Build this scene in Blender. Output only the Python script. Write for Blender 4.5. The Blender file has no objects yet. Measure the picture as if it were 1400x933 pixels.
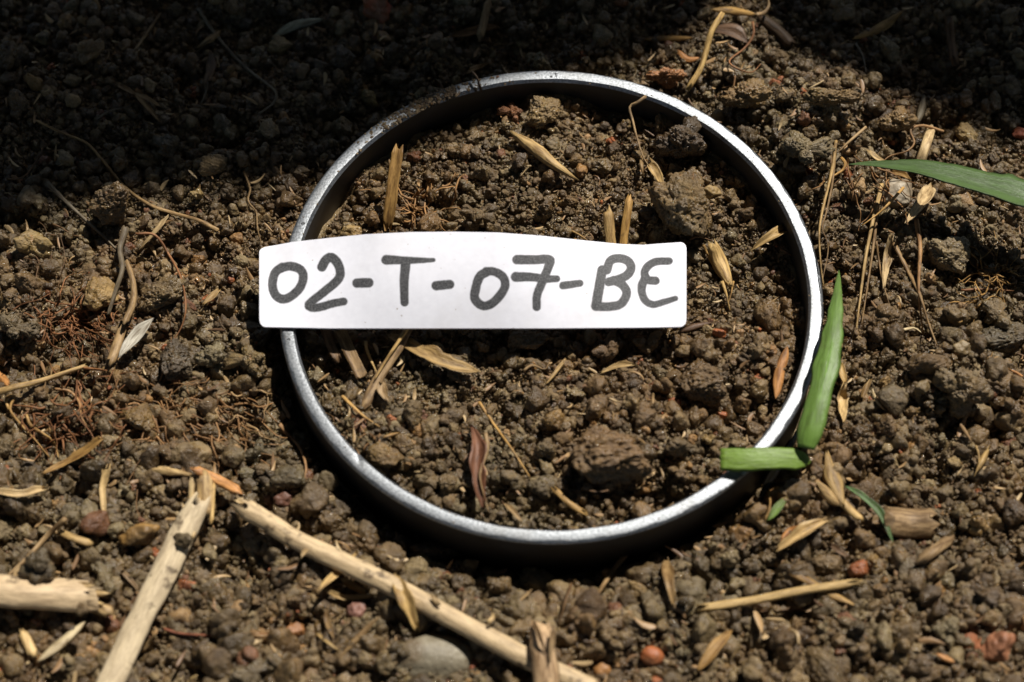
import bpy, bmesh, math, random
import numpy as np
from mathutils import Vector, Matrix, Euler

random.seed(7); rng = np.random.default_rng(11)
S = bpy.context.scene
C = S.collection
CM = 0.01                                   # everything below is authored in centimetres

# ------------------------------------------------------------------ camera
PW, PH = 1400, 933
HFOV = 28.0
FPX = PW/2/math.tan(math.radians(HFOV/2))
CAM = np.array([-0.5703, -15.0343, 26.8898]); PITCH = math.radians(61.5286)
cam_d = bpy.data.cameras.new('camera'); cam = bpy.data.objects.new('camera', cam_d); C.objects.link(cam)
cam_d.sensor_width = 36; cam_d.lens = 18/math.tan(math.radians(HFOV/2))
cam_d.clip_start = 0.01; cam_d.clip_end = 500
cam.location = Vector(CAM*CM); cam.rotation_euler = (math.pi/2-PITCH, 0, 0)
cam_d.dof.use_dof = True; cam_d.dof.aperture_fstop = 14; cam_d.dof.focus_distance = 0.312
cam_d.dof.aperture_blades = 7
S.camera = cam
# ------------------------------------------------------------------ light
SUN_EL, SUN_AZ = 54.0, 33.0                # azimuth from +Y (up the picture) towards +X
sun_dir = np.array([math.sin(math.radians(SUN_AZ))*math.cos(math.radians(SUN_EL)),
                    math.cos(math.radians(SUN_AZ))*math.cos(math.radians(SUN_EL)), math.sin(math.radians(SUN_EL))])
w = bpy.data.worlds.new('World'); S.world = w; w.use_nodes = True
nt = w.node_tree; bg = nt.nodes['Background']
sky = nt.nodes.new('ShaderNodeTexSky'); sky.sky_type = 'NISHITA'; sky.sun_disc = False
sky.sun_elevation = math.radians(SUN_EL); sky.sun_rotation = math.radians(SUN_AZ)
nt.links.new(sky.outputs[0], bg.inputs[0]); bg.inputs[1].default_value = 0.05
sl = bpy.data.lights.new('sun', 'SUN'); sun = bpy.data.objects.new('sun', sl); C.objects.link(sun)
sl.energy = 5.0; sl.angle = math.radians(0.53); sl.color = (1.0, 0.955, 0.88)
sun.rotation_euler = Vector(sun_dir).to_track_quat('Z', 'Y').to_euler()
sun.location = Vector(sun_dir)*3
S.view_settings.view_transform = 'Standard'; S.view_settings.look = 'None'
S.view_settings.exposure = 0.14; S.view_settings.gamma = 1.0
S.cycles.max_bounces = 6; S.cycles.transparent_max_bounces = 4
S.cycles.use_denoising = True; S.cycles.sample_clamp_indirect = 3.0
S.cycles.denoising_prefilter = 'ACCURATE'; S.cycles.denoising_input_passes = 'RGB_ALBEDO_NORMAL'

# ------------------------------------------------------------------ maths
_cp, _sp = math.cos(PITCH), math.sin(PITCH)
FW = np.array([0, _cp, -_sp]); RT = np.array([1., 0, 0]); UP = np.array([0, _sp, _cp])
def at(px, py, z=0.0):
    """the point of the place, at height z, that the photograph shows at px, py"""
    d = FW + RT*(px-PW/2)/FPX - UP*(py-PH/2)/FPX
    return CAM + d*((z-CAM[2])/d[2])
def hsh(i, j, k, s):
    n = (i.astype(np.int64)*374761393 + j.astype(np.int64)*668265263 + k.astype(np.int64)*2147483647 + s*974634777) & 0xffffffff
    n = ((n ^ (n >> 13))*1274126177) & 0xffffffff
    n = ((n ^ (n >> 16))*2246822519) & 0xffffffff
    return ((n ^ (n >> 15)) & 0xffff)/65535.0*2-1
def vn(p, s=0):
    p = np.asarray(p, float); i = np.floor(p).astype(np.int64); f = p-i; f = f*f*f*(f*(f*6-15)+10)
    r = 0
    for a in (0, 1):
        for b in (0, 1):
            for c in (0, 1):
                wt = (f[:, 0] if a else 1-f[:, 0])*(f[:, 1] if b else 1-f[:, 1])*(f[:, 2] if c else 1-f[:, 2])
                r = r+wt*hsh(i[:, 0]+a, i[:, 1]+b, i[:, 2]+c, s)
    return r
def fbm(p, s=0, o=4, g=.5):
    p = np.asarray(p, float); r = 0; a = 1
    for k in range(o):
        r = r+a*vn(p*2**k+17.3*k, s+k); a *= g
    return r
def n2(x, y, f, s=0, o=2):
    return fbm(np.stack([x*f, y*f, np.full_like(x, .37)], 1), s, o)
R_OUT, R_IN, Z_RIM = 4.0, 3.785, 0.70
MOUNDS = []     # (x, y, height, radius)
for px, py, h, r in ((1095, 190, .45, .9), (1130, 140, .3, .8), (1290, 530, .3, .7), (20, 445, .3, .8), (345, 480, .25, .5),
                     (935, 285, .12, .6), (250, 410, .15, .8), (920, 560, .12, 1.2), (830, 620, .14, .9), (1310, 350, .2, .9), (690, 520, -.1, .6),
                     (600, 470, .1, .8), (1230, 450, .12, .8), (960, 90, .15, .8), (1350, 800, .15, 1.2), (100, 700, .1, 1.5)):
    q = at(px, py, 0); MOUNDS.append((q[0], q[1], h, r))
def H(x, y):
    x = np.atleast_1d(np.asarray(x, float)); y = np.atleast_1d(np.asarray(y, float))
    r = np.hypot(x, y); th = np.arctan2(y, x)
    z = .15*n2(x, y, .33, 1)+.12*n2(x, y, .9, 5)+.075*n2(x, y, 2.1, 9)+.03*n2(x, y, 4.6, 13, 1)
    pit = np.clip((n2(x, y, 1.15, 71)-.12)*3, 0, 1); z = z-.20*pit*pit*(3-2*pit)
    for mx, my, h, mr in MOUNDS:
        z = z+h*np.exp(-((x-mx)**2+(y-my)**2)/(mr*mr)*1.3)
    inside = 1/(1+np.exp((r-3.86)*40))
    zin = z*.75+.22
    zin = zin-.10*np.exp(-((r-3.5)/.3)**2)*(np.cos(th-.6) > -.6)
    south = np.clip(.5-.9*np.sin(th-.25), 0.15, 1)          # the trench the ring was pushed into
    trench = np.exp(-(np.clip(r-4.0, 0, 9)/(.34+.1*np.sin(th*3)))**3)
    zout = z*(1-.8*trench)-.50*trench*south
    return zout*(1-inside)+zin*inside
def at_soil(px, py, lift=0.0):
    z = .1
    for _ in range(5):
        p = at(px, py, z); z = .5*z+.5*(float(H(p[0], p[1])[0])+lift)
    return at(px, py, z)

# ------------------------------------------------------------------ objects
def setp(o, label=None, cat=None, group=None, kind=None):
    if label: o['label'] = label
    if cat: o['category'] = cat
    if group: o['group'] = group
    if kind: o['kind'] = kind
    return o
def mesh_obj(name, V, F, mat, parent=None, smooth=True, origin=None, uv=None):
    V = np.asarray(V, float)
    if origin is None: origin = V.mean(0) if parent is None else np.zeros(3)
    me = bpy.data.meshes.new(name); me.from_pydata(((V-origin)*CM).tolist(), [], F)
    if smooth: me.polygons.foreach_set('use_smooth', [True]*len(me.polygons))
    if uv is not None:
        l = me.uv_layers.new(name='UVMap'); idx = np.empty(len(me.loops), int); me.loops.foreach_get('vertex_index', idx)
        l.data.foreach_set('uv', np.asarray(uv, float)[idx].ravel())
    me.materials.append(mat); me.update()
    o = bpy.data.objects.new(name, me); C.objects.link(o); o.location = Vector(origin*CM)
    if parent is not None:
        o.parent = parent; o.location = Vector(origin*CM)-parent.location
    return o

# ------------------------------------------------------------------ materials
def newmat(name):
    m = bpy.data.materials.new(name); m.use_nodes = True; return m, m.node_tree, m.node_tree.nodes['Principled BSDF']
def nd(t, typ, **kw):
    n = t.nodes.new(typ)
    for k, v in kw.items():
        if k in n.inputs: n.inputs[k].default_value = v
        else: setattr(n, k, v)
    return n
def ramp(t, src, stops, interp='LINEAR'):
    r = t.nodes.new('ShaderNodeValToRGB'); r.color_ramp.interpolation = interp
    e = r.color_ramp.elements
    while len(e) < len(stops): e.new(.5)
    for el, (p, c) in zip(e, stops):
        el.position = p; el.color = (*c, 1) if len(c) == 3 else (c[0],)*3+(1,)
    t.links.new(src, r.inputs[0]); return r.outputs[0]
def mixc(t, fac, a, b, mode='MIX'):
    m = t.nodes.new('ShaderNodeMix'); m.data_type = 'RGBA'; m.blend_type = mode
    for s, v in ((m.inputs[0], fac), (m.inputs[6], a), (m.inputs[7], b)):
        if hasattr(v, 'is_output'): t.links.new(v, s)
        elif isinstance(v, (int, float)): s.default_value = v
        else: s.default_value = (*v, 1)
    return m.outputs[2]
def noise(t, vec, scale, detail=3, rough=.55):
    n = nd(t, 'ShaderNodeTexNoise'); n.inputs['Scale'].default_value = scale; n.inputs['Detail'].default_value = detail
    n.inputs['Roughness'].default_value = rough
    if vec is not None: t.links.new(vec, n.inputs['Vector'])
    return n.outputs['Fac']
def math_(t, op, a, b=0.0, c=None):
    m = t.nodes.new('ShaderNodeMath'); m.operation = op
    for s, v in zip(m.inputs, (a, b, c)):
        if v is None: continue
        if hasattr(v, 'is_output'): t.links.new(v, s)
        else: s.default_value = v
    return m.outputs[0]
def bump(t, bs, h, dist, strength=1.0, prev=None):
    b = t.nodes.new('ShaderNodeBump'); b.inputs['Distance'].default_value = dist; b.inputs['Strength'].default_value = strength
    t.links.new(h, b.inputs['Height'])
    if prev is not None: t.links.new(prev, b.inputs['Normal'])
    t.links.new(b.outputs[0], bs.inputs['Normal']); return b.outputs[0]

def soil_material(name, rare=True, tint=None):
    m, t, bs = newmat(name)
    geo = t.nodes.new('ShaderNodeNewGeometry'); pos = geo.outputs['Position']
    oi = t.nodes.new('ShaderNodeObjectInfo')
    rnd = oi.outputs['Random']
    col = ramp(t, rnd, [(0, (.045, .033, .020)), (.22, (.125, .094, .053)), (.45, (.070, .054, .033)), (.72, (.172, .145, .094)), (.86, (.055, .040, .024)), (1, (.130, .094, .052))])
    if rare:
        spec = ramp(t, rnd, [(0, (.24, .095, .045)), (.002, (.24, .17, .10)), (.010, (.12, .06, .035)), (.02, (.20, .13, .06)), (.05, (.085, .06, .035))], 'CONSTANT')
        isr = math_(t, 'LESS_THAN', rnd, .035)
        col = mixc(t, isr, col, spec)
    big = noise(t, pos, 38, 3)
    col = mixc(t, ramp(t, big, [(.38, (0,)), (.62, (1,))]), col, (1.10, .96, .84), 'MULTIPLY')
    med = noise(t, pos, 500, 4, .65)
    col = mixc(t, ramp(t, med, [(.35, (0,)), (.7, (1,))]), mixc(t, 1.0, col, (.62, .58, .55), 'MULTIPLY'), mixc(t, 1.0, col, (1.28, 1.25, 1.2), 'MULTIPLY'))
    red = noise(t, pos, 900, 2)
    col = mixc(t, ramp(t, red, [(.68, (0,)), (.74, (.6,))]), col, (.15, .08, .04))
    col = mixc(t, 1.0, col, (1.27, 1.17, .92), 'MULTIPLY')
    if tint is not None: col = mixc(t, 1.0, col, tint, 'MULTIPLY')
    t.links.new(col, bs.inputs['Base Color'])
    wet = noise(t, pos, 420, 3, .6)
    rg = ramp(t, wet, [(.38, (.27,)), (.5, (.52,)), (.68, (.85,))])
    vo = nd(t, 'ShaderNodeTexVoronoi'); vo.inputs['Scale'].default_value = 2600; t.links.new(pos, vo.inputs['Vector'])
    sep = t.nodes.new('ShaderNodeSeparateColor'); t.links.new(vo.outputs['Color'], sep.inputs[0])
    glint = math_(t, 'GREATER_THAN', sep.outputs[0], .90)
    rough = mixc(t, glint, rg, (.12, .12, .12)); t.links.new(rough, bs.inputs['Roughness'])
    bs.inputs['Specular IOR Level'].default_value = .6
    h = math_(t, 'ADD', math_(t, 'MULTIPLY', noise(t, pos, 1100, 4, .65), 1.0), math_(t, 'MULTIPLY', noise(t, pos, 3600, 2, .6), .35))
    bump(t, bs, h, .00045, 1.0)
    return m
M_SOIL = soil_material('soil', False); M_CRUMB = soil_material('soil_crumb_surface', True)
M_CLOD = soil_material('soil_clod_surface', False)

def objcol_mat(name, gloss=.6, grain=True, trans=0.0, spots=.25, spec=.35, contrast=1.0, thr=.60):
    """plant fibre: the piece's own colour, with grain along its length"""
    m, t, bs = newmat(name)
    uv = t.nodes.new('ShaderNodeUVMap'); uv.uv_map = 'UVMap'
    oi = t.nodes.new('ShaderNodeObjectInfo'); base = oi.outputs['Color']
    mp = t.nodes.new('ShaderNodeMapping'); mp.inputs['Scale'].default_value = (1, .12, 1); t.links.new(uv.outputs[0], mp.inputs[0])
    add = t.nodes.new('ShaderNodeVectorMath'); add.operation = 'ADD'; t.links.new(mp.outputs[0], add.inputs[0])
    cb = t.nodes.new('ShaderNodeCombineXYZ'); t.links.new(math_(t, 'MULTIPLY', oi.outputs['Random'], 50.0), cb.inputs[2]); t.links.new(cb.outputs[0], add.inputs[1])
    fib = noise(t, add.outputs[0], 22, 4, .7)
    col = mixc(t, ramp(t, fib, [(.38, (0,)), (.60, (1,))]), mixc(t, contrast, base, (.46, .40, .33), 'MULTIPLY'), mixc(t, contrast, base, (1.22, 1.2, 1.12), 'MULTIPLY'))
    col = mixc(t, 1.0, col, ramp(t, oi.outputs['Random'], [(0, (.72, .66, .56)), (.5, (1, 1, 1)), (1, (1.06, 1.0, .84))]), 'MULTIPLY')
    geo = t.nodes.new('ShaderNodeNewGeometry')
    st = noise(t, geo.outputs['Position'], 330, 4, .6)
    col = mixc(t, ramp(t, st, [(thr, (0,)), (thr+.07, (spots*2.2,))]), col, (.085, .055, .03))
    t.links.new(col, bs.inputs['Base Color'])
    bs.inputs['Roughness'].default_value = gloss; bs.inputs['Specular IOR Level'].default_value = spec
    bump(t, bs, fib, .00025, .7)
    if trans:
        tr = t.nodes.new('ShaderNodeBsdfTranslucent'); t.links.new(col, tr.inputs[0])
        mx = t.nodes.new('ShaderNodeMixShader'); mx.inputs[0].default_value = trans
        t.links.new(bs.outputs[0], mx.inputs[1]); t.links.new(tr.outputs[0], mx.inputs[2])
        t.links.new(mx.outputs[0], t.nodes['Material Output'].inputs[0])
    return m
M_STRAW = objcol_mat('dry_straw', .55, spots=.22)
M_STALK = objcol_mat('pale_stalk', .55, spots=.36, contrast=.55, thr=.595)
M_HUSK = objcol_mat('dry_husk', .5, trans=.15, spots=.14)
M_ROOT = objcol_mat('root_fibre', .6, spots=.3)
M_GRASS = objcol_mat('grass_blade_green', .42, trans=.25, spots=.10, spec=.45, contrast=.5)
M_SLICK = objcol_mat('wet_black_bark', .13, spots=0, spec=.8)

def stone_mat(name):
    m, t, bs = newmat(name); oi = t.nodes.new('ShaderNodeObjectInfo'); geo = t.nodes.new('ShaderNodeNewGeometry'); pos = geo.outputs['Position']
    a = noise(t, pos, 420, 4, .6); b = noise(t, pos, 150, 3)
    c = mixc(t, ramp(t, a, [(.3, (0,)), (.7, (1,))]), mixc(t, 1., oi.outputs['Color'], (.62, .58, .52), 'MULTIPLY'), mixc(t, 1., oi.outputs['Color'], (1.2, 1.18, 1.15), 'MULTIPLY'))
    c = mixc(t, ramp(t, b, [(.52, (0,)), (.64, (.7,))]), c, (.13, .085, .04))
    t.links.new(c, bs.inputs['Base Color']); bs.inputs['Roughness'].default_value = .5
    bump(t, bs, noise(t, pos, 1500, 4, .6), .0003, .7); return m
M_STONE = stone_mat('pebble_stone')

def metal_mat():
    m, t, bs = newmat('brushed_aluminium')
    tc = t.nodes.new('ShaderNodeTexCoord'); o = tc.outputs['Object']
    gr = noise(t, o, 3000, 2); bl = noise(t, o, 220, 4, .6)
    col = mixc(t, ramp(t, gr, [(.36, (0,)), (.62, (1,))]), (.16, .17, .18), (.31, .325, .345))
    col = mixc(t, ramp(t, bl, [(.5, (0,)), (.72, (.35,))]), col, (.20, .195, .185))
    # smeared mud: an arc of the far rim, and a little everywhere
    sx = t.nodes.new('ShaderNodeSeparateXYZ'); t.links.new(o, sx.inputs[0])
    ang = math_(t, 'ARCTAN2', sx.outputs[1], sx.outputs[0])
    arc = math_(t, 'SMOOTH_MIN', math_(t, 'SUBTRACT', 1.0, math_(t, 'MULTIPLY', math_(t, 'ABSOLUTE', math_(t, 'SUBTRACT', ang, 2.06)), 3.6)), 1.0, .2)
    arc = math_(t, 'MAXIMUM', arc, 0.0)
    dn = noise(t, o, 330, 5, .7)
    dirt = ramp(t, math_(t, 'ADD', dn, math_(t, 'MULTIPLY', arc, .27)), [(.67, (0,)), (.71, (1,))])
    col = mixc(t, dirt, col, (.035, .027, .018))
    t.links.new(col, bs.inputs['Base Color'])
    t.links.new(math_(t, 'MULTIPLY', math_(t, 'SUBTRACT', 1.0, dirt), .8), bs.inputs['Metallic'])
    t.links.new(mixc(t, dirt, ramp(t, bl, [(.3, (.42,)), (.7, (.50,))]), (.85,)*3), bs.inputs['Roughness'])
    bump(t, bs, math_(t, 'ADD', math_(t, 'MULTIPLY', gr, .5), math_(t, 'MULTIPLY', dirt, 3.0)), .00007, .8)
    return m
M_METAL = metal_mat()

def wall_mat():  # ring walls: the metal's colour is darkened to stand in for shade
    m, t, bs = newmat('shade_darkened_aluminium'); tc = t.nodes.new('ShaderNodeTexCoord'); o = tc.outputs['Object']
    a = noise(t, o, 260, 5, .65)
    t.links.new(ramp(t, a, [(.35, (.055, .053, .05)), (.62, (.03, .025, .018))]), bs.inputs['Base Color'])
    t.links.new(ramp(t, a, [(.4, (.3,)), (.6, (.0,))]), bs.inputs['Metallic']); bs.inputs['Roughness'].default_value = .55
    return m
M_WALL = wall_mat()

# ------------------------------------------------------------------ ground
def axis(lo, hi, step, far):
    a = list(np.arange(lo, hi+1e-6, step)); s = step; x = a[-1]
    while x < far: s = .13 if x < 19 else s*1.35; x += s; a.append(x)
    s = step; x = a[0]; pre = []
    while x > -far: s = .13 if x > -19 else s*1.35; x -= s; pre.append(x)
    return np.array(pre[::-1]+a)
gx = axis(-9.5, 9.5, .048, 4000); gy = axis(-7.6, 8.6, .048, 4000)
X, Y = np.meshgrid(gx, gy); xf, yf = X.ravel(), Y.ravel()
near = np.clip((30-np.hypot(xf, yf))/15, 0, 1)
zf = H(xf, yf)*near+(1-near)*0.0
P3 = np.stack([xf*5, yf*5, zf*3], 1)
zf = zf+near*(.045*fbm(P3, 31, 3, .6)-.03*np.abs(vn(P3*.6, 44))*2)
zf += (1-near)*4*n2(xf, yf, .01, 3)*np.clip((np.hypot(xf, yf)-60)/200, 0, 1)
nx, ny = len(gx), len(gy)
ii = (np.arange(ny-1)[:, None]*nx+np.arange(nx-1)[None, :]).ravel()
Fg = np.stack([ii, ii+1, ii+1+nx, ii+nx], 1)
me = bpy.data.meshes.new('ground'); me.vertices.add(nx*ny)
me.vertices.foreach_set('co', (np.stack([xf, yf, zf], 1)*CM).ravel())
me.loops.add(Fg.size); me.loops.foreach_set('vertex_index', Fg.ravel())
me.polygons.add(len(Fg)); me.polygons.foreach_set('loop_start', np.arange(0, Fg.size, 4)); me.polygons.foreach_set('loop_total', np.full(len(Fg), 4))
me.polygons.foreach_set('use_smooth', np.ones(len(Fg), bool)); me.update(); me.validate(); me.materials.append(M_SOIL)
g = bpy.data.objects.new('ground', me); C.objects.link(g); setp(g, 'dark wet garden soil covering the whole ground', kind='structure')

# ------------------------------------------------------------------ metal ring
def build_ring():
    N = 360
    prof = [(R_IN, Z_RIM-.055), (R_IN, Z_RIM-.05), (R_IN+.035, Z_RIM), (R_IN+.06, Z_RIM+.002), (R_OUT-.055, Z_RIM+.002), (R_OUT-.035, Z_RIM-.003),
            (R_OUT-.008, Z_RIM-.028), (R_OUT, Z_RIM-.045)]
    V = []
    for k in range(N):
        a = 2*math.pi*k/N
        for i, (r, z) in enumerate(prof):
            dr = dz = 0
            if i in (4, 5):
                dr = .004*math.sin(a*37)+.003*math.sin(a*91+1)
                da = (a-math.radians(312.5)+math.pi) % (2*math.pi)-math.pi        # the nick in the near right of the rim
                if 0 <= da < .035: dr -= .10; dz -= .05
                if 0 < -da < .10: dr += .02
            if i in (2, 3):
                da = (a-math.radians(225)+math.pi) % (2*math.pi)-math.pi
                dr = .004*math.sin(a*29+2)+(.035 if abs(da) < .012 else 0); dz = -.02 if abs(da) < .012 else 0
            V.append(((r+dr)*math.cos(a), (r+dr)*math.sin(a), z+dz))
    n = len(prof); F = [(k*n+i, k*n+i+1, ((k+1) % N)*n+i+1, ((k+1) % N)*n+i) for k in range(N) for i in range(n-1)]
    ring = mesh_obj('metal_ring', V, F, M_METAL, origin=np.array([0, 0, 0.]), smooth=False)
    for i, p in enumerate(ring.data.polygons): p.use_smooth = True
    V = []; wp = [(R_OUT, Z_RIM-.045), (R_OUT-.01, Z_RIM-.08), (R_OUT-.01, -1.6), (R_IN, -1.6), (R_IN, Z_RIM-.055)]
    for k in range(N):
        a = 2*math.pi*k/N
        for r, z in wp: V.append((r*math.cos(a), r*math.sin(a), z))
    n = 5; F = [(k*n+i, k*n+i+1, ((k+1) % N)*n+i+1, ((k+1) % N)*n+i) for k in range(N) for i in range(n-1)]
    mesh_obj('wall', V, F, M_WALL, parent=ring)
    md = ring.modifiers.new('edge', 'EDGE_SPLIT'); md.split_angle = math.radians(25)
    return ring
ring = build_ring()
setp(ring, 'silver metal soil sampling ring pushed into the ground around a disc of soil', 'metal ring')

# ------------------------------------------------------------------ paper label
def catmull(pts, n):
    P = np.asarray(pts, float)
    if len(P) == 2: return P[0]+(P[1]-P[0])*np.linspace(0, 1, n)[:, None]
    Q = np.vstack([2*P[0]-P[1], P, 2*P[-1]-P[-2]])
    seg = np.linalg.norm(np.diff(P, axis=0), axis=1); cum = np.r_[0, np.cumsum(seg)]
    t = np.linspace(0, cum[-1]*(1-1e-9), n); k = np.clip(np.searchsorted(cum, t, side='right')-1, 0, len(seg)-1)
    u = ((t-cum[k])/seg[k])[:, None]; a, b, c, d = Q[k], Q[k+1], Q[k+2], Q[k+3]
    return .5*((2*b)+(-a+c)*u+(2*a-5*b+4*c-d)*u**2+(-a+3*b-3*c+d)*u**3)
def label_mat():
    m, t, bs = newmat('white_label_card')
    at_ = t.nodes.new('ShaderNodeAttribute'); at_.attribute_name = 'ink'
    tc = t.nodes.new('ShaderNodeTexCoord'); o = tc.outputs['Object']
    sp = noise(t, o, 4200, 2, .6)
    edge = noise(t, o, 1600, 3)
    ink = math_(t, 'ADD', at_.outputs['Fac'], math_(t, 'MULTIPLY', math_(t, 'SUBTRACT', edge, .5), .016))
    mask = ramp(t, math_(t, 'ADD', math_(t, 'MULTIPLY', ink, 8.0), .5), [(.42, (1,)), (.58, (0,))])
    streak = noise(t, o, 260, 3)
    inkc = mixc(t, ramp(t, sp, [(.35, (0,)), (.68, (1,))]), (.028, .028, .031), (.125, .125, .13))
    inkc = mixc(t, ramp(t, streak, [(.4, (0,)), (.7, (.4,))]), inkc, (.085, .085, .09))
    pap = mixc(t, ramp(t, noise(t, o, 900, 4, .6), [(.3, (0,)), (.7, (1,))]), (.80, .80, .87), (.86, .86, .93))
    fleck = noise(t, o, 1300, 2, .5)
    pap = mixc(t, ramp(t, fleck, [(.725, (0,)), (.75, (.65,))]), pap, (.3, .24, .17))
    pap = mixc(t, ramp(t, noise(t, o, 75, 4, .6), [(.52, (0,)), (.75, (.55,))]), pap, (.66, .64, .66))
    t.links.new(mixc(t, mask, pap, inkc), bs.inputs['Base Color']); bs.inputs['Roughness'].default_value = .62
    bs.inputs['Specular IOR Level'].default_value = .3
    bump(t, bs, noise(t, o, 1500, 3), .00003, .5)
    return m
M_LABEL = label_mat()
def zc(ox, oy, pts, s=4.375): return [(ox+x/s, oy+y/s) for x, y in pts]
STROKES = [
 (zc(340, 300, [(200, 286), (158, 320), (142, 390), (158, 450), (200, 478), (250, 463), (305, 412), (327, 350), (315, 308), (280, 287), (235, 281), (190, 295)]), 54, 54),
 (zc(340, 300, [(438, 285), (462, 243), (492, 228), (530, 260), (548, 320), (528, 368), (450, 435), (380, 490), (358, 515), (378, 530), (430, 525), (500, 505), (568, 492)]), 58, 48),
 (zc(340, 300, [(648, 382), (718, 380)]), 58, 58),
 (zc(340, 300, [(823, 243), (950, 246), (1060, 246), (1105, 244)]), 60, 26),
 (zc(340, 300, [(938, 270), (930, 380), (932, 498)]), 60, 50),
 (zc(340, 300, [(1122, 398), (1203, 390)]), 58, 56),
 (zc(640, 300, [(118, 313), (68, 345), (42, 430), (42, 480), (88, 518), (140, 505), (195, 450), (222, 395), (208, 345), (160, 315), (108, 311)]), 56, 52),
 (zc(640, 300, [(292, 242), (400, 242), (488, 242), (478, 290), (440, 385), (412, 455), (410, 525)]), 58, 50),
 (zc(640, 300, [(285, 345), (380, 346), (470, 357), (530, 356)]), 60, 42),
 (zc(640, 300, [(568, 397), (668, 383)]), 48, 44),
 (zc(640, 300, [(802, 305), (785, 400), (765, 520)]), 60, 60),
 (zc(640, 300, [(830, 305), (852, 248), (905, 234), (955, 250), (975, 290), (950, 335), (890, 362), (840, 375)]), 54, 54),
 (zc(640, 300, [(870, 365), (925, 395), (948, 445), (915, 505), (850, 522), (770, 522)]), 54, 54),
 (zc(640, 300, [(1202, 250), (1120, 255), (1072, 285), (1055, 325), (1075, 362), (1120, 368)]), 46, 52),
 (zc(640, 300, [(1060, 350), (1038, 410), (1055, 480), (1105, 510), (1170, 495), (1240, 474)]), 56, 34),
]
def build_label():
    top = [(357, 339), (400, 331), (450, 325.5), (500, 320.5), (560, 317.5), (620, 317), (680, 318), (740, 322.5), (800, 329), (850, 334), (880, 335), (905, 333), (936, 331)]
    bot = [(357, 447), (450, 449), (600, 449), (750, 449), (880, 448), (936, 447)]
    tx, ty = zip(*top); bx, by = zip(*bot)
    x0, x1 = 354.5, 938.5; NU, NV = 560, 128
    us = np.linspace(0, 1, NU); zb = lambda u: .76+.03*math.sin(u*3)-.06*u
    Wd = 1.40; V = np.zeros((NU, NV, 3)); PX = np.zeros((NU, NV, 2))
    for i, u in enumerate(us):
        px = x0+(x1-x0)*u
        yt, yb = np.interp(px, tx, ty), np.interp(px, bx, by)
        cr = 9.0                                                 # rounded corners, in photograph pixels
        ex = min(px-x0, x1-px)
        c = cr-math.sqrt(max(0, cr*cr-(cr-ex)**2)) if ex < cr else 0
        if px < 600: yt += c*.6; yb -= c*1.1
        else: yt += c; yb -= c*1.1
        pb = at(px, yb, zb(u)); lo, hi = zb(u)-.3, zb(u)+1.2
        want = Wd*(yb-yt)/(np.interp(px, bx, by)-np.interp(px, tx, ty))
        # the height of the far edge that gives the strip its own width; it lifts at the arched middle
        best = min(np.linspace(zb(u)-.35, zb(u)+.5, 120), key=lambda z: abs(np.linalg.norm(at(px, yt, z)-pb)-want))
        pt = at(px, yt, best)
        for j in range(NV):
            v = j/(NV-1); PX[i, j] = (px, yb+(yt-yb)*v); V[i, j] = pb+(pt-pb)*v
    # smooth the far edge along the length
    k = np.hanning(61); k /= k.sum()
    for j in range(NV):
        z = V[:, j, 2]; zs = np.convolve(np.r_[np.full(30, z[0]), z, np.full(30, z[-1])], k, 'valid')
        V[:, j, 2] = np.maximum(zs, np.interp(us, [0, .12, .2], [.745, .745, .5]))
    for i in range(NU):          # put points back on their sight lines at the smoothed heights, arch them a little
        for j in range(NV):
            v = j/(NV-1); V[i, j] = at(PX[i, j, 0], PX[i, j, 1], V[i, j, 2]+.05*math.sin(math.pi*v))
    Q = PX.reshape(-1, 2); ink = np.full(len(Q), 99.)
    for pts, w0, w1 in STROKES:
        c = catmull(pts, 40); rad = np.linspace(w0, w1, 40)/4.375/2
        for a, b, r0, r1 in zip(c[:-1], c[1:], rad[:-1], rad[1:]):
            ab = b-a; tt = np.clip(((Q-a)@ab)/(ab@ab+1e-9), 0, 1)
            d = np.linalg.norm(Q-a-tt[:, None]*ab, axis=1)-(r0+(r1-r0)*tt); ink = np.minimum(ink, d)
    ink = ink/93.*1.0/ .8    # to about centimetres
    T = V.reshape(-1, 3); B = T-np.array([0, 0, .028]); n = len(T); F = []
    idx = np.arange(n).reshape(NU, NV)
    a = idx[:-1, :-1].ravel(); b = idx[1:, :-1].ravel(); c = idx[1:, 1:].ravel(); d = idx[:-1, 1:].ravel()
    F = np.stack([a, b, c, d], 1).tolist()+(np.stack([d, c, b, a], 1)+n).tolist()
    rim = list(idx[:, 0])+list(idx[-1, 1:])+list(idx[::-1, -1][1:])+list(idx[0, ::-1][1:-1])
    for p, q in zip(rim, rim[1:]+rim[:1]): F.append([int(q), int(p), int(p+n), int(q+n)])
    o = mesh_obj('paper_label', np.vstack([T, B]), F, M_LABEL)
    A = o.data.attributes.new('ink', 'FLOAT', 'POINT'); A.data.foreach_set('value', np.r_[ink, np.full(n, 1.)])
    es = o.modifiers.new('edge', 'EDGE_SPLIT'); es.split_angle = math.radians(50)
    return setp(o, 'curved white label strip hand-lettered 02-T-07-BE in grey marker, lying across the ring', 'label'), V
label, LV = build_label()

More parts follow.
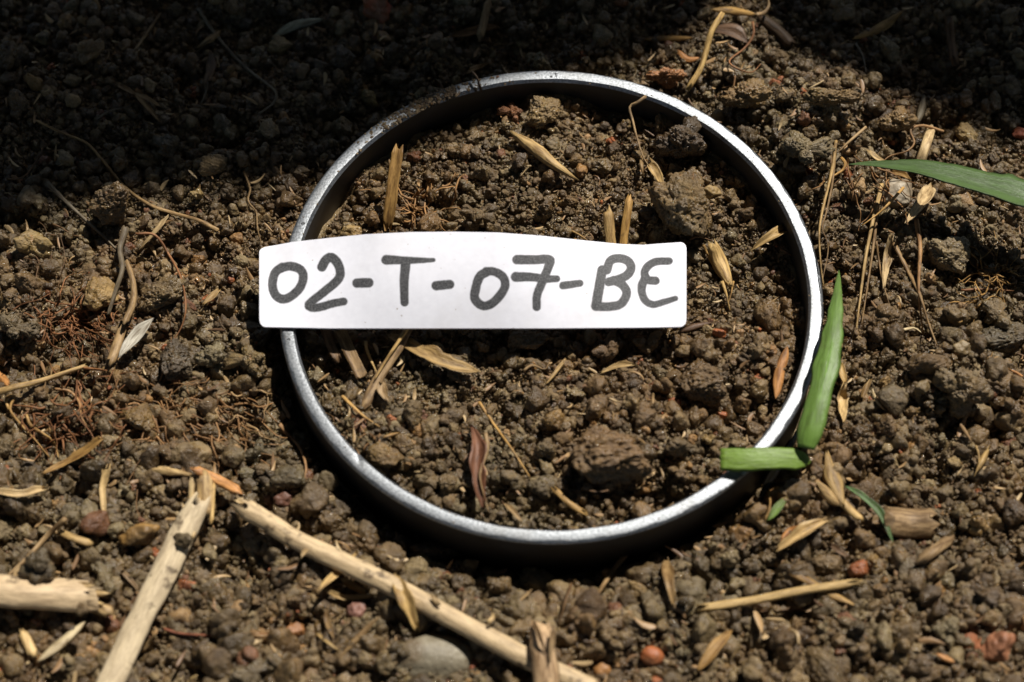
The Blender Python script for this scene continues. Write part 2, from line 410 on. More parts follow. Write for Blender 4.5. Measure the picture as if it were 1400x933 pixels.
# ------------------------------------------------------------------ sweeps: straw, husks, roots, blades
CEIL_STEP = .04; CX0, CY0 = -10., -8.
CEIL = np.full((int(20/CEIL_STEP), int(18/CEIL_STEP)), 9.0, float)
def mark(P, hw, z):
    for (x, y), r, zz in zip(P, hw, z):
        i0, i1 = int((x-r-CX0)/CEIL_STEP), int((x+r-CX0)/CEIL_STEP)+1; j0, j1 = int((y-r-CY0)/CEIL_STEP), int((y+r-CY0)/CEIL_STEP)+1
        i0, j0 = max(i0, 0), max(j0, 0)
        if i1 > i0 and j1 > j0: CEIL[i0:i1, j0:j1] = np.minimum(CEIL[i0:i1, j0:j1], zz)
PROF = {
 'straw': lambda t: np.clip(np.minimum(t/.03+.35, (1-t)/.03+.35), 0, 1),
 'stem': lambda t: (1-.55*t),
 'lens': lambda t: np.sin(np.pi*np.clip(t, .004, .996))**.62,
 'husk': lambda t: np.clip(np.sin(np.pi*np.clip(t*.93+.05, 0, 1))**.5, .12, 1)*(1-.25*t),
 'root': lambda t: .55+.45*np.cos(t*2.2),
 'tip': lambda t: np.clip((t+.01)**.55, .04, 1),
 'blade': lambda t: np.interp(t, [0, .06, .25, .6, .92, 1], [.03, .22, .62, 1, .95, .75]),
 'flat': lambda t: np.clip(np.minimum(t/.02+.8, (1-t)/.02+.8), 0, 1),
 'cutleaf': lambda t: np.interp(t, [0, .06, .2, 1], [.12, .62, .95, 1]),
 'frond': lambda t: np.interp(t, [0, .06, .26, .46, 1], [.02, .22, .75, 1, .8]),
}
def sweep(name, P, wcm, prof, mat, color, th=None, cup=0.0, fold=0.0, roll=0.0, rag=.12, K=12, N=None, parent=None, seed=0, twist=0.0, groove=.11, wob=.08):
    L = np.linalg.norm(np.diff(P, axis=0), axis=1).sum(); N = N or int(np.clip(L/.06, 12, 90))
    P = catmull(P, N); t = np.linspace(0, 1, N); r = np.random.default_rng(seed+5)
    T = np.gradient(P, axis=0); T /= np.linalg.norm(T, axis=1)[:, None]+1e-9
    Sd = np.cross(T, [0, 0, 1.]); Sd /= np.linalg.norm(Sd, axis=1)[:, None]+1e-9; Nn = np.cross(Sd, T)
    th = th if th is not None else wcm*.5
    w = wcm*PROF[prof](t)*(1+wob*fbm(np.stack([t*L*2.2, t*0, t*0+seed], 1), seed, 3, .6)); edge = [fbm(np.stack([t*L*5, t*0+q_*9, t*0+seed], 1), seed+q_, 2) for q_ in (0, 1)]; V = []; UV = []
    hth = th*np.clip(PROF[prof](t)*1.6, .25, 1)
    kk = r.uniform(0, 6.28, 3); ragv = r.uniform(-1.2, 1.2, K)
    for i in range(N):
        ro = roll+twist*t[i]; s = Sd[i]*math.cos(ro)+Nn[i]*math.sin(ro); n_ = Nn[i]*math.cos(ro)-Sd[i]*math.sin(ro)
        for k in range(K):
            a = 2*math.pi*k/K; ca, sa = math.cos(a), math.sin(a)
            g_ = 1+groove*math.sin(5*a+kk[0])+groove*.6*math.sin(3*a+kk[1])
            x = ca*w[i]/2*g_*(1+wob*.8*(edge[0][i] if ca > 0 else edge[1][i])); z = sa*hth[i]/2*g_+cup*(x*x)/(w[i]/2+1e-6)+fold*abs(x)
            p = P[i]+s*x+n_*z
            if i in (0, N-1): p = p+T[i]*ragv[k]*rag*min(wcm, .13)*(1 if i else -1)
            V.append(p); UV.append((k/K*max(wcm, .05)*2.2, t[i]*L))
    F = [(i*K+k, i*K+(k+1) % K, (i+1)*K+(k+1) % K, (i+1)*K+k) for i in range(N-1) for k in range(K)]
    F += [tuple(range(K))[::-1], tuple((N-1)*K+k for k in range(K))]
    o = mesh_obj(name, V, F, mat, parent=parent, uv=UV)
    if color is not None: o.color = (*color, 1)
    return o, P, w
COL = dict(cream=(.58, .43, .24), straw=(.50, .35, .16), ochre=(.42, .26, .095), tan=(.34, .23, .12), brown=(.17, .10, .05), dark=(.085, .055, .035), pale=(.60, .50, .33),
           white=(.62, .60, .55), orange=(.55, .27, .10), red=(.27, .095, .05), rust=(.27, .125, .055), root=(.33, .19, .09), goldroot=(.44, .27, .10), greyg=(.38, .38, .29),
           grey=(.20, .17, .13), green=(.17, .30, .06), dkgreen=(.085, .155, .045), bark=(.29, .195, .105), black=(.012, .011, .010), wood=(.55, .42, .25), umber=(.13, .075, .045))
LAND = []       # landmarks for describing the clods: (px, py, phrase)
SEED = [0]
def piece(kind, nm, where, pts, wpx, col, lift=None, z=None, parent=None, name=None, cat=None, **kw):
    SEED[0] += 1; random.seed(SEED[0])
    wcm = wpx/93.
    D = {'straw': ('straw', M_STRAW, dict(th=wcm*.55, rag=.5)), 'stem': ('stem', M_STRAW, dict(th=wcm*.7, rag=.2)), 'husk': ('husk', M_HUSK, dict(th=.022, cup=random.choice((-.5, .7, .9)), rag=.5, wob=.3, fold=random.choice((0, .25, -.2)))),
         'lens': ('lens', M_HUSK, dict(th=.022, cup=random.choice((-.4, .6)), rag=.15, wob=.14)), 'root': ('root', M_ROOT, dict(th=wcm*.9, K=7, rag=0)), 'stalk': ('flat', M_STALK, dict(th=wcm*.5, K=24, rag=1.3, groove=.05, wob=.045)),
         'strip': ('flat', M_STRAW, dict(th=.05, cup=-.3, rag=.6)), 'blade': ('blade', M_GRASS, dict(th=.025, fold=-.28, rag=.02, K=16)), 'frond': ('frond', M_GRASS, dict(th=.025, fold=.25, rag=0, K=16)),
         'slick': ('lens', M_SLICK, dict(th=.06, rag=0))}[kind]
    opt = dict(D[2]); opt.update(kw); prof = opt.pop('prof', D[0])
    th = opt.get('th', .03); lift = (th*.5+.13) if lift is None else lift
    if z is not None: P = np.array([at(x, y, zz) for (x, y), zz in zip(pts, z)])
    else:
        if len(pts) == 2:
            a, b = np.array(pts, float); pts = [tuple(a+(b-a)*f) for f in (0, .5, 1)]
        P = np.array([at_soil(x, y, lift) for x, y in pts])
        if kind in ('stalk', 'straw', 'husk', 'lens', 'strip') and len(P) > 2:        # stiff pieces bridge the hollows
            tt = np.linspace(0, 1, len(P)); f = np.polyval(np.polyfit(tt, P[:, 2], 1 if kind == 'stalk' else 2), tt)+.03
            P = np.array([at(x, y, zz) for (x, y), zz in zip(pts, f)])
    nms = {'straw': 'straw', 'stem': 'dry_stem', 'husk': 'husk', 'lens': 'husk', 'root': 'root', 'stalk': 'straw_stalk', 'strip': 'plant_strip', 'blade': 'grass_blade', 'frond': 'grass_blade', 'slick': 'bark_strip'}
    cats = {'straw': 'straw', 'stem': 'dry stem', 'husk': 'husk', 'lens': 'husk', 'root': 'root', 'stalk': 'stalk', 'strip': 'plant strip', 'blade': 'grass blade', 'frond': 'grass blade', 'slick': 'bark strip'}
    o, PP, w = sweep(name or nms[kind], P, wcm, prof, D[1], COL[col] if isinstance(col, str) else col, parent=parent, seed=SEED[0], **opt)
    if parent is None:
        setp(o, (nm+' '+where).strip(), cat or cats[kind])
        m = pts[len(pts)//2]; LAND.append((m[0], m[1], nm))
    mark(PP[:, :2], w/2+.02, PP[:, 2]-opt.get('th', .03)*.5)
    return o
p = piece
#   --- shade, upper left
p('husk', 'short brown straw', 'in the deep shade at the upper left', [(219, 18), (200, 45), (183, 70)], 8, 'tan')
bent = p('stem', 'long bent dry stem', 'with a small husk, in the upper left shade', [(272, 12), (288, 38), (315, 72), (345, 100), (376, 125), (373, 142), (354, 156)], 6, 'grey')
p('husk', '', '', [(301, 42), (284, 54), (267, 67)], 15, 'tan', parent=bent, name='husk')
b2 = p('husk', 'drooping brown husk', 'below the bent dry stem', [(288, 73), (289, 93), (282, 113)], 16, 'brown')
p('root', '', '', [(283, 113), (281, 128), (275, 142)], 5, 'grey', parent=b2, name='stem')
fk = p('husk', 'forked dry straw', 'with two prongs, in the upper left shade', [(160, 116), (172, 122), (186, 130)], 10, 'tan')
p('lens', '', '', [(184, 127), (200, 135), (219, 146)], 7, 'tan', parent=fk, name='prong')
p('lens', '', '', [(184, 129), (200, 146), (218, 166)], 9, 'tan', parent=fk, name='prong')
p('root', 'short thin twig', 'just left of the forked dry straw prongs', [(132, 163), (150, 152), (180, 145)], 4, 'grey')
p('stem', 'long curving brown stem', 'running down to a pale end left of the ring', [(298, 315), (270, 301), (238, 292), (204, 280), (172, 257), (142, 222), (118, 196), (85, 182), (50, 165)], 6, 'tan', prof='stem')
p('stem', 'grey thin stem', 'slanting down left of the round tan stone', [(64, 250), (92, 278), (118, 302), (140, 322), (158, 340)], 7, 'grey')
p('root', 'pale wavy rootlet', 'standing just left of the ring and label', [(333, 235), (342, 258), (339, 275), (350, 290), (352, 312), (358, 335)], 3.5, 'tan')
p('husk', 'pale straw chip', 'right of the long curving brown stem foot', [(228, 299), (212, 318), (194, 338)], 12, 'cream')
p('lens', 'pale grey-green husk', 'lying alone in the shade above the ring', [(370, 54), (400, 34), (441, 26)], 17, 'greyg')
p('straw', 'upright flat straw', 'at the top edge above the ring', [(668, 0), (663, 25), (656, 53)], 12, 'tan')
p('lens', 'dim brown husk', 'behind the upright flat straw', [(616, 51), (645, 46), (682, 36)], 13, 'brown')
p('husk', 'small blunt leaf bit', 'behind the muddy stretch of rim', [(641, 100), (655, 94), (668, 87)], 11, 'tan')
p('root', 'black twig', 'hooked over the far rim of the ring', [(646, 99), (652, 106), (656, 118), (660, 130)], 4, 'dark', z=[.85, .86, .75, .5])
p('root', 'faint curved rootlet', 'in the shade at the left, above the curving stem', [(12, 245), (35, 240), (60, 200), (50, 185)], 3, 'brown')
#   --- upper right
cr = p('lens', 'ochre curved husk', 'on a crooked stalk at the top edge', [(972, 13), (1000, 13), (1034, 20)], 15, 'ochre', lift=.4)
p('stem', '', '', [(1034, 20), (1044, 18), (1051, 8), (1049, -6)], 7, 'tan', parent=cr, name='stalk', lift=.38)
p('strip', 'curved ribbon of dry leaf', 'leaning to the far rim from the ochre curved husk', [(986, 21), (973, 42), (965, 70), (957, 95), (942, 119)], 9, 'straw', z=[.75, .7, .55, .45, .35], prof='flat')
p('lens', 'dim olive husk', 'in the shade above the far rim', [(878, 54), (912, 52), (947, 52)], 14, 'ochre')
p('lens', 'small orange leaf', 'between the dim olive husk and the rim', [(926, 68), (940, 80), (957, 79)], 12, 'orange')
p('husk', 'curled reddish dead leaf', 'under the crooked husk stalk', [(975, 42), (1000, 46), (1022, 58)], 24, 'umber')
p('root', 'thin red-brown tendril', 'hanging in an open loop right of the curved ribbon', [(1029, 30), (1030, 48), (1018, 66), (997, 84), (1010, 95), (1028, 99), (1040, 88)], 3.5, 'rust', lift=.35)
p('root', 'very short rootlet', 'on the lit clods above the ring', [(1005, 104), (1003, 118), (998, 134)], 3, 'root', lift=.3)
p('lens', 'dull ochre blade tip', 'slanting in the upper right shade', [(1236, 14), (1205, 36), (1165, 54)], 14, 'ochre')
p('root', 'faint hair root', 'below the dull ochre blade tip', [(1170, 60), (1180, 78), (1184, 100)], 3, 'grey')
p('strip', 'dark frayed bark sliver', 'upright in the upper right shade', [(1299, 28), (1301, 55), (1306, 84)], 13, 'brown')
p('strip', 'long dark leaf edge', 'in the shade at the top right of the crooked husk', [(1040, 22), (1062, 38), (1082, 58)], 16, 'dark')
p('lens', 'dim olive leaf tip', 'standing in shade behind the greenish tan clod', [(1264, 130), (1260, 150), (1254, 168)], 13, 'grey')
p('straw', 'thick cream straw', 'upright right of the greenish tan clod', [(1274, 174), (1266, 200), (1257, 226)], 15, 'cream', lift=.3)
p('root', 'knotted rootlet', 'curling from the greenish tan clod', [(1290, 180), (1262, 172), (1245, 178), (1250, 195), (1240, 207), (1218, 213), (1208, 220)], 4, 'root', lift=.4)
p('frond', 'broad dark green grass blade', 'reaching in from the right edge to a fine pale tip', [(1160, 225), (1190, 225), (1225, 228), (1262, 233), (1300, 243), (1345, 255), (1420, 278), (1560, 330), (1720, 400)], 54, 'dkgreen', z=[.75, .8, .9, 1., 1.05, 1.1, 1.15, 1.0, .5], roll=.25)
p('root', 'straight tan straw', 'slanting down to the wiry bundle by the ring', [(1184, 174), (1163, 192), (1144, 210)], 5, 'tan', lift=.35)
p('root', 'upright wiry straw', 'leaning over the right side of the rim', [(1143, 193), (1137, 235), (1124, 290), (1120, 320), (1122, 360), (1126, 392)], 5.5, 'straw', z=[.55, .6, .72, .78, .8, .8])
p('root', 'thin wiry straw', 'beside the upright wiry straw', [(1142, 210), (1138, 250), (1130, 290), (1124, 312), (1130, 328), (1132, 345), (1124, 385)], 3.5, 'tan', z=[.5, .55, .6, .66, .65, .6, .6])
p('root', 'bent loop of rootlet', 'crossing the wiry straws', [(1150, 216), (1156, 224), (1153, 232), (1138, 242), (1120, 253)], 4.5, 'goldroot', lift=.35)
p('husk', 'ochre husk flake', 'under the tip of the dark green blade', [(1188, 208), (1198, 216), (1212, 223)], 12, 'straw')
p('husk', 'narrow ochre flake', 'just below the dark green blade', [(1220, 237), (1232, 240), (1243, 245)], 10, 'ochre')
p('husk', 'cream husk with a brown spot', 'below the dark green blade', [(1273, 256), (1260, 278), (1240, 304)], 16, 'cream', lift=.3)
sp1 = p('root', 'slender long straw', 'standing right of the ring, the longer of two', [(1206, 252), (1194, 300), (1184, 350), (1177, 400), (1171, 450)], 6.5, 'straw', lift=.28)
p('root', 'slender short straw', 'beside the longer slender straw', [(1202, 270), (1195, 330), (1187, 385), (1178, 444)], 4.5, 'tan', lift=.25)
p('root', 'crossing gold rootlet', 'laid over the whitish pebble', [(1235, 257), (1213, 281), (1200, 293), (1178, 309)], 5, 'goldroot', lift=.5)
p('husk', 'bright husk chip', 'at the right edge under the dark green blade', [(1380, 243), (1395, 247), (1412, 252)], 14, 'straw')
p('husk', 'slim cream husk', 'in the middle of the upright straws', [(1217, 324), (1212, 355), (1208, 394)], 13, 'cream')
p('stem', 'thin dark-jointed stem', 'slanting right of the slim cream husk', [(1222, 333), (1240, 368), (1256, 400), (1268, 438), (1281, 473)], 6, 'tan', prof='root')
p('root', 'vertical brown stem', 'touching the thin dark-jointed stem', [(1253, 300), (1258, 340), (1256, 395), (1262, 455)], 6, 'root')
p('root', 'rootlet with a kink', 'left of the slim cream husk', [(1198, 330), (1202, 360), (1208, 390), (1217, 420)], 3.5, 'tan')
p('root', 'hair root', 'arching at the right edge above the orange root tuft', [(1333, 311), (1338, 330), (1352, 342), (1362, 357), (1367, 372)], 3, 'root')
p('root', 'straight reddish twig', 'lying level at the right edge', [(1314, 397), (1345, 396), (1386, 398)], 4, 'rust')
p('root', 'small pale arc', 'on the soil right of the green grass blade', [(1236, 451), (1250, 449), (1262, 457)], 4, 'pale')
p('husk', 'red-orange sliver', 'at the right edge', [(1381, 506), (1392, 511), (1405, 520)], 8, 'orange')
#   --- inside the ring, far half
sb = p('strip', 'split upright straw stub', 'standing in a root tuft above the label', [(530, 308), (534, 280), (538, 245), (544, 205)], 16, 'ochre', z=[.35, .55, .75, .95], th=.07, cup=.5)
p('strip', 'fibrous bark chip', 'lying in the far half of the ring', [(704, 184), (735, 205), (760, 226), (785, 243)], 22, 'straw', th=.09, lift=.22, prof='husk')
tw = p('root', 'jointed dry twig', 'hanging from the far rim inside the ring', [(883, 132), (872, 140), (861, 147), (865, 165), (871, 190), (880, 216), (888, 228)], 5, 'tan', z=[.74, .74, .66, .6, .52, .48, .45])
p('husk', '', '', [(887, 224), (896, 238), (907, 258)], 16, 'straw', parent=tw, name='husk', lift=.2)
p('husk', '', '', [(877, 214), (877, 226), (879, 238)], 7, 'tan', parent=tw, name='bract', lift=.2)
p('straw', 'blunt pale straw end', 'poking up behind the label, left of a pair', [(836, 345), (833, 310), (831, 286)], 16, 'straw', z=[.45, .62, .7])
p('straw', 'tall amber straw end', 'poking up behind the label, right of a pair', [(851, 345), (856, 305), (861, 270)], 13, 'ochre', z=[.45, .65, .78])
p('husk', 'ochre lens-shaped husk', 'against the inside of the right wall of the ring', [(1086, 310), (1060, 322), (1028, 342)], 19, 'straw', lift=.3)
p('root', 'fine rootlet', 'on the soil right of the label', [(944, 328), (955, 324), (976, 330)], 3, 'root')
p('root', 'fine straw needle', 'peeping over the middle of the label', [(782, 316), (793, 322), (806, 331)], 3.5, 'ochre')
p('root', 'small hooked rootlet', 'near the right wall inside the ring', [(1067, 341), (1078, 346), (1093, 357)], 3.5, 'brown')
fr = p('strip', 'frayed fibrous husk', 'right of the label with its torn foot', [(975, 333), (984, 355), (999, 390)], 26, 'straw', lift=.2, prof='husk')
p('root', '', '', [(987, 385), (992, 400), (998, 425)], 5, 'straw', parent=fr, name='fibre')
p('root', '', '', [(1003, 385), (1000, 400), (996, 415)], 3.5, 'ochre', parent=fr, name='fibre')
p('root', '', '', [(962, 335), (968, 350), (977, 368)], 4, 'ochre', parent=fr, name='fibre')
p('husk', 'brown leaf sliver', 'just off the right end of the label', [(934, 452), (950, 446), (972, 441)], 9, 'umber')
#   --- inside the ring, near half
p('strip', 'dark fibrous strip', 'emerging from under the label, right of a pair', [(462, 448), (474, 475), (496, 520)], 17, 'tan', z=[.45, .42, .36], cup=.4)
p('strip', 'darker fibrous strip', 'emerging from under the label, left of a pair', [(443, 446), (450, 468), (461, 492)], 12, 'brown', z=[.42, .4, .36], cup=.4)
cs = p('strip', 'brown forked strip', 'crossing out from under the label', [(560, 444), (545, 475), (520, 512), (497, 556)], 15, 'bark', z=[.55, .5, .45, .42], prof='straw')
p('husk', '', '', [(524, 522), (523, 535), (530, 550)], 12, 'tan', parent=cs, name='flap', lift=.2)
p('root', '', '', [(558, 448), (533, 485), (512, 520)], 6, 'straw', z=[.62, .56, .5], parent=cs, name='edge_fibre')
p('husk', 'pale frayed leaf scrap', 'curling right of the brown forked strip', [(530, 459), (570, 476), (605, 494), (652, 508)], 27, 'straw', lift=.25, prof='lens', cup=.3)
p('root', 'crooked little twig', 'between the dark strip and the forked strip', [(500, 467), (501, 478), (508, 495), (516, 512)], 4.5, 'straw', lift=.22)
p('root', 'golden rootlet', 'below the brown forked strip', [(468, 542), (482, 556), (498, 570), (519, 584)], 5, 'goldroot', lift=.18)
p('husk', 'tiny golden chip', 'right of the golden rootlet', [(524, 598), (534, 595), (545, 592)], 6, 'ochre')
p('husk', 'curled ochre husk', 'lying level below the label', [(822, 510), (845, 501), (867, 499)], 11, 'straw', lift=.22)
p('husk', 'short pale twig', 'left of the curled ochre husk', [(774, 490), (762, 507), (746, 526)], 6, 'straw')
p('root', 'hooked tan rootlet', 'left of the short pale twig', [(716, 507), (728, 500), (745, 505), (752, 492)], 4, 'tan')
p('lens', 'amber seed husk', 'upright near the right wall inside the ring', [(1077, 474), (1067, 505), (1061, 545)], 18, 'orange', lift=.25)
cu = p('husk', 'curled maroon leaf', 'standing in the near half of the ring', [(646, 586), (654, 610), (652, 645), (660, 692)], 22, (.24, .11, .065), lift=.25, cup=.8)
p('root', '', '', [(664, 592), (666, 615), (656, 650), (664, 685), (668, 700)], 5, 'tan', lift=.32, parent=cu, name='rolled_edge')
p('stem', 'green-tan needle', 'slanting above the curled maroon leaf', [(655, 550), (675, 580), (698, 612), (724, 652)], 4, 'ochre', lift=.2)
p('strip', 'amber fibrous flake', 'near the lower rim inside the ring', [(757, 668), (778, 688), (800, 702)], 9, 'ochre')
p('husk', 'tan curl', 'right against the lower rim inside the ring', [(712, 712), (700, 698), (690, 690)], 8, 'tan')
#   --- right of the ring
gb = p('blade', 'upright green grass blade', 'leaning along the right outside of the ring', [(1147, 370), (1143, 420), (1135, 470), (1122, 530), (1108, 585), (1101, 613)], 34, 'green', z=[.75, .95, 1.05, 1.1, 1.05, .95], roll=-.25)
p('root', '', '', [(1145, 400), (1137, 470), (1124, 530), (1110, 585), (1102, 610)], 3, (.16, .33, .06), z=[.86, 1.05, 1.10, 1.05, .95], parent=gb, name='midrib')
cb_ = p('blade', 'cut piece of green leaf', 'lying level across the near right rim', [(1108, 632), (1095, 627), (1060, 625), (1020, 626), (985, 626)], 30, (.22, .36, .055), z=[.72, .78, .86, .88, .84], prof='cutleaf', roll=.12, fold=-.05, cup=-.04, th=.018)
p('slick', 'glossy black strip', 'leaning in the shadow of the ring below the cut leaf', [(1092, 585), (1072, 625), (1050, 660), (1034, 692)], 11, 'black', z=[.5, .45, .3, .2])
p('slick', 'narrow glossy black sliver', 'beside the wider black strip by the rim', [(1082, 598), (1066, 630), (1056, 652)], 6, 'black', z=[.4, .35, .25])
p('husk', 'small golden husk', 'right of the green blade, upper of a row', [(1148, 498), (1151, 510), (1155, 524)], 13, 'straw')
p('husk', 'twin-tailed pale husk', 'right of the green blade, lower of a row', [(1155, 527), (1150, 548), (1154, 578)], 15, 'cream')
p('husk', 'tan husk on end', 'right of the twin-tailed pale husk', [(1190, 519), (1184, 532), (1179, 546)], 11, 'straw')
dh = p('husk', 'doubled golden husk', 'just right of the cut green leaf', [(1130, 622), (1138, 650), (1152, 688)], 20, 'straw', lift=.35)
p('lens', '', '', [(1117, 658), (1134, 676), (1150, 692)], 13, 'cream', parent=dh, name='bract', lift=.3)
p('straw', '', '', [(1149, 684), (1162, 698), (1178, 711)], 11, 'straw', parent=dh, name='stalk', lift=.3)
p('lens', 'narrow green blade', 'arching out from under the doubled golden husk', [(1154, 664), (1180, 680), (1203, 703), (1221, 742)], 9, 'dkgreen', lift=.3)
p('lens', 'tiny bright green leaf', 'above the cream husk near the ring', [(1075, 682), (1064, 694), (1050, 712)], 11, 'green', lift=.25)
p('root', 'thin upright straw', 'left of the tiny bright green leaf', [(1050, 668), (1053, 690), (1046, 712)], 5, 'ochre', lift=.3)
p('husk', 'rounded cream husk', 'below the tiny bright green leaf', [(1130, 711), (1098, 728), (1060, 754)], 15, 'cream', lift=.25)
p('husk', 'orange husk half', 'tucked under the rounded cream husk', [(1093, 720), (1080, 725), (1068, 738)], 11, 'orange')
p('strip', 'crumbling bark chunk', 'right of the narrow green blade', [(1212, 710), (1245, 713), (1279, 712)], 42, 'bark', th=.16, lift=.3, prof='flat')
p('husk', 'brown bark tip', 'joining the crumbling bark chunk on its left', [(1184, 718), (1200, 713), (1216, 708)], 14, 'bark')
p('strip', 'slanting bark splinter', 'below the crumbling bark chunk', [(1255, 768), (1275, 755), (1300, 736)], 14, 'bark', th=.09, lift=.25)
yh = p('husk', 'forked yellow husk', 'at the right, above the bark', [(1352, 612), (1344, 628), (1335, 646)], 12, 'straw', lift=.25)
p('root', '', '', [(1334, 610), (1338, 622), (1338, 636)], 4, 'straw', parent=yh, name='prong', lift=.25)
ls = p('stalk', 'long straight tan straw', 'lying almost level at the lower right', [(958, 832), (1030, 821), (1095, 808), (1168, 797)], 11, 'straw', lift=.3, th=.09)
p('husk', 'split ochre husk', 'crossing under the long straight tan straw', [(1085, 784), (1115, 800), (1140, 814), (1168, 827)], 13, 'ochre', lift=.18)
p('husk', 'thin reddish bark bit', 'left of the split ochre husk end', [(1065, 838), (1080, 834), (1094, 829)], 8, 'brown')
p('lens', 'yellow flat husk', 'alone at the lower right of centre', [(1000, 862), (978, 886), (954, 917)], 17, 'ochre', lift=.25)
p('lens', 'little orange seed', 'lower right, near the orange-faced clod', [(1280, 894), (1293, 900), (1310, 906)], 10, 'orange', lift=.25)
p('husk', 'brown wedge husk', 'upright just below the ring shadow', [(910, 767), (914, 795), (920, 827)], 15, 'tan', lift=.25)
p('stem', 'slanting straw splinter', 'below the near rim', [(857, 757), (835, 785), (810, 824)], 8, 'tan', lift=.3)
p('root', 'thin brown splinter', 'rising beside the torn sheath', [(781, 799), (773, 822), (763, 858)], 5, 'brown', lift=.4)
p('husk', 'small reddish bark flake', 'below the rounded cream husk', [(1134, 745), (1148, 755), (1160, 762)], 9, 'brown')
#   --- left of the ring
p('stem', 'knobbly grey root', 'rising at the left through the clods', [(172, 311), (164, 340), (167, 368), (158, 398), (148, 430)], 9, 'grey', lift=.35)
p('strip', 'curved split stalk', 'standing above the white husk', [(174, 360), (182, 388), (181, 415), (170, 442)], 9, 'tan', lift=.4, th=.07)
p('strip', 'peeling tan stalk foot', 'left of the white husk', [(168, 445), (160, 470), (150, 497)], 13, 'tan', lift=.3)
p('lens', 'chalky white husk', 'slanting among the clods at the left', [(209, 436), (188, 460), (163, 488)], 17, 'white', lift=.35)
p('root', 'long arched rootlet', 'bowing down the left side over the clods', [(185, 320), (212, 322), (232, 350), (248, 382), (254, 420), (247, 450), (228, 476)], 4.5, 'rust', lift=.35)
p('husk', 'small curled husk', 'on the soil left of the label', [(298, 398), (291, 406), (280, 415)], 11, 'straw', lift=.2)
gs = p('stem', 'tapering golden stalk', 'entering from the left edge', [(-15, 541), (20, 530), (60, 520), (118, 500)], 11, 'straw', lift=.35, prof='stem')
p('root', '', '', [(112, 503), (130, 505), (146, 507)], 5, 'rust', parent=gs, name='root', lift=.33)
p('husk', 'orange husk end', 'at the left edge below the golden stalk', [(-8, 505), (2, 515), (10, 527)], 11, 'orange')
p('root', 'hooked golden root', 'at the left edge, outer of two', [(12, 560), (8, 545), (20, 542), (14, 560), (28, 580), (48, 602), (68, 626)], 5, 'goldroot', lift=.2)
p('root', 'second golden root', 'at the left edge, inner of two', [(36, 567), (42, 582), (60, 594), (74, 606), (80, 626)], 5, 'goldroot', lift=.22)
p('root', 'branching brown root', 'below the golden stalk', [(75, 532), (95, 535), (108, 550), (112, 572), (125, 592), (130, 615)], 4.5, 'root', lift=.2)
p('root', 'short root branch', 'forking beside the branching brown root', [(105, 528), (112, 548), (122, 560), (113, 572)], 3.5, 'rust', lift=.2)
p('husk', 'folded ochre husk', 'slanting at the left edge above pale husks', [(138, 601), (115, 619), (88, 634), (58, 648)], 14, 'ochre', lift=.25)
p('husk', 'stubby pale husk', 'at the left edge, below the folded ochre husk', [(-8, 672), (28, 677), (63, 669)], 17, 'cream', lift=.25)
p('husk', 'upright pale husk', 'left of the peeling splinter chunk', [(148, 637), (141, 665), (143, 706)], 12, 'cream', lift=.25)
p('stem', 'crooked tan stem', 'slanting above the thick cut stalk', [(90, 709), (65, 732), (35, 765), (5, 793)], 9, 'tan', lift=.35)
p('straw', 'short thick cream chip', 'right of the crooked tan stem', [(80, 727), (100, 736), (125, 744)], 11, 'straw', lift=.25)
p('husk', 'pale flat sliver', 'pointing at the orange-tan chip', [(213, 640), (238, 645), (265, 650)], 11, 'cream', lift=.28)
p('straw', 'orange-tan stick', 'slanting above the splinter chunk', [(264, 641), (295, 655), (329, 673)], 13, 'orange', lift=.4)
ch = p('strip', 'peeling splinter chunk', 'standing at the head of the whitish stalk', [(278, 650), (279, 675), (283, 702)], 22, 'cream', lift=.4, prof='flat')
p('straw', '', '', [(262, 655), (262, 695), (264, 736)], 8, 'cream', parent=ch, name='splinter', lift=.4)
p('straw', '', '', [(292, 660), (290, 690), (289, 716)], 6, 'straw', parent=ch, name='splinter', lift=.4)
c1 = p('stalk', 'thick cut cream stalk', 'entering from the left edge with a torn end', [(-40, 806), (40, 813), (80, 815), (126, 818)], 42, (.61, .46, .29), lift=.42, th=.34, K=22)
p('straw', '', '', [(115, 826), (135, 831), (152, 838)], 15, 'cream', parent=c1, name='splinter', lift=.3)
p('husk', '', '', [(20, 800), (22, 790), (26, 778)], 12, 'cream', parent=c1, name='sliver', lift=.5)
c2 = p('stalk', 'thick whitish stalk', 'running down to the bottom edge, flecked with mud', [(272, 690), (248, 735), (222, 790), (196, 840), (172, 890), (140, 960)], 33, (.64, .52, .35), lift=.36, th=.3, K=22)
p('husk', '', '', [(190, 888), (202, 880), (212, 868)], 10, 'cream', parent=c2, name='sliver', lift=.25)
p('lens', 'slender pale husk', 'slanting below the thick cut cream stalk', [(116, 850), (90, 874), (52, 904)], 13, 'pale', lift=.25)
p('straw', 'stubby pale chip', 'below the thick cut cream stalk, at the left', [(30, 864), (38, 880), (46, 896)], 12, 'cream', lift=.2)
p('root', 'long reddish rootlet', 'lying level right of the whitish stalk', [(224, 860), (250, 867), (300, 869), (352, 866), (384, 872)], 4.5, 'red', lift=.2)
p('husk', 'curved tan chip', 'left of the whitish stalk', [(168, 782), (178, 793), (190, 808)], 9, 'tan', lift=.2)
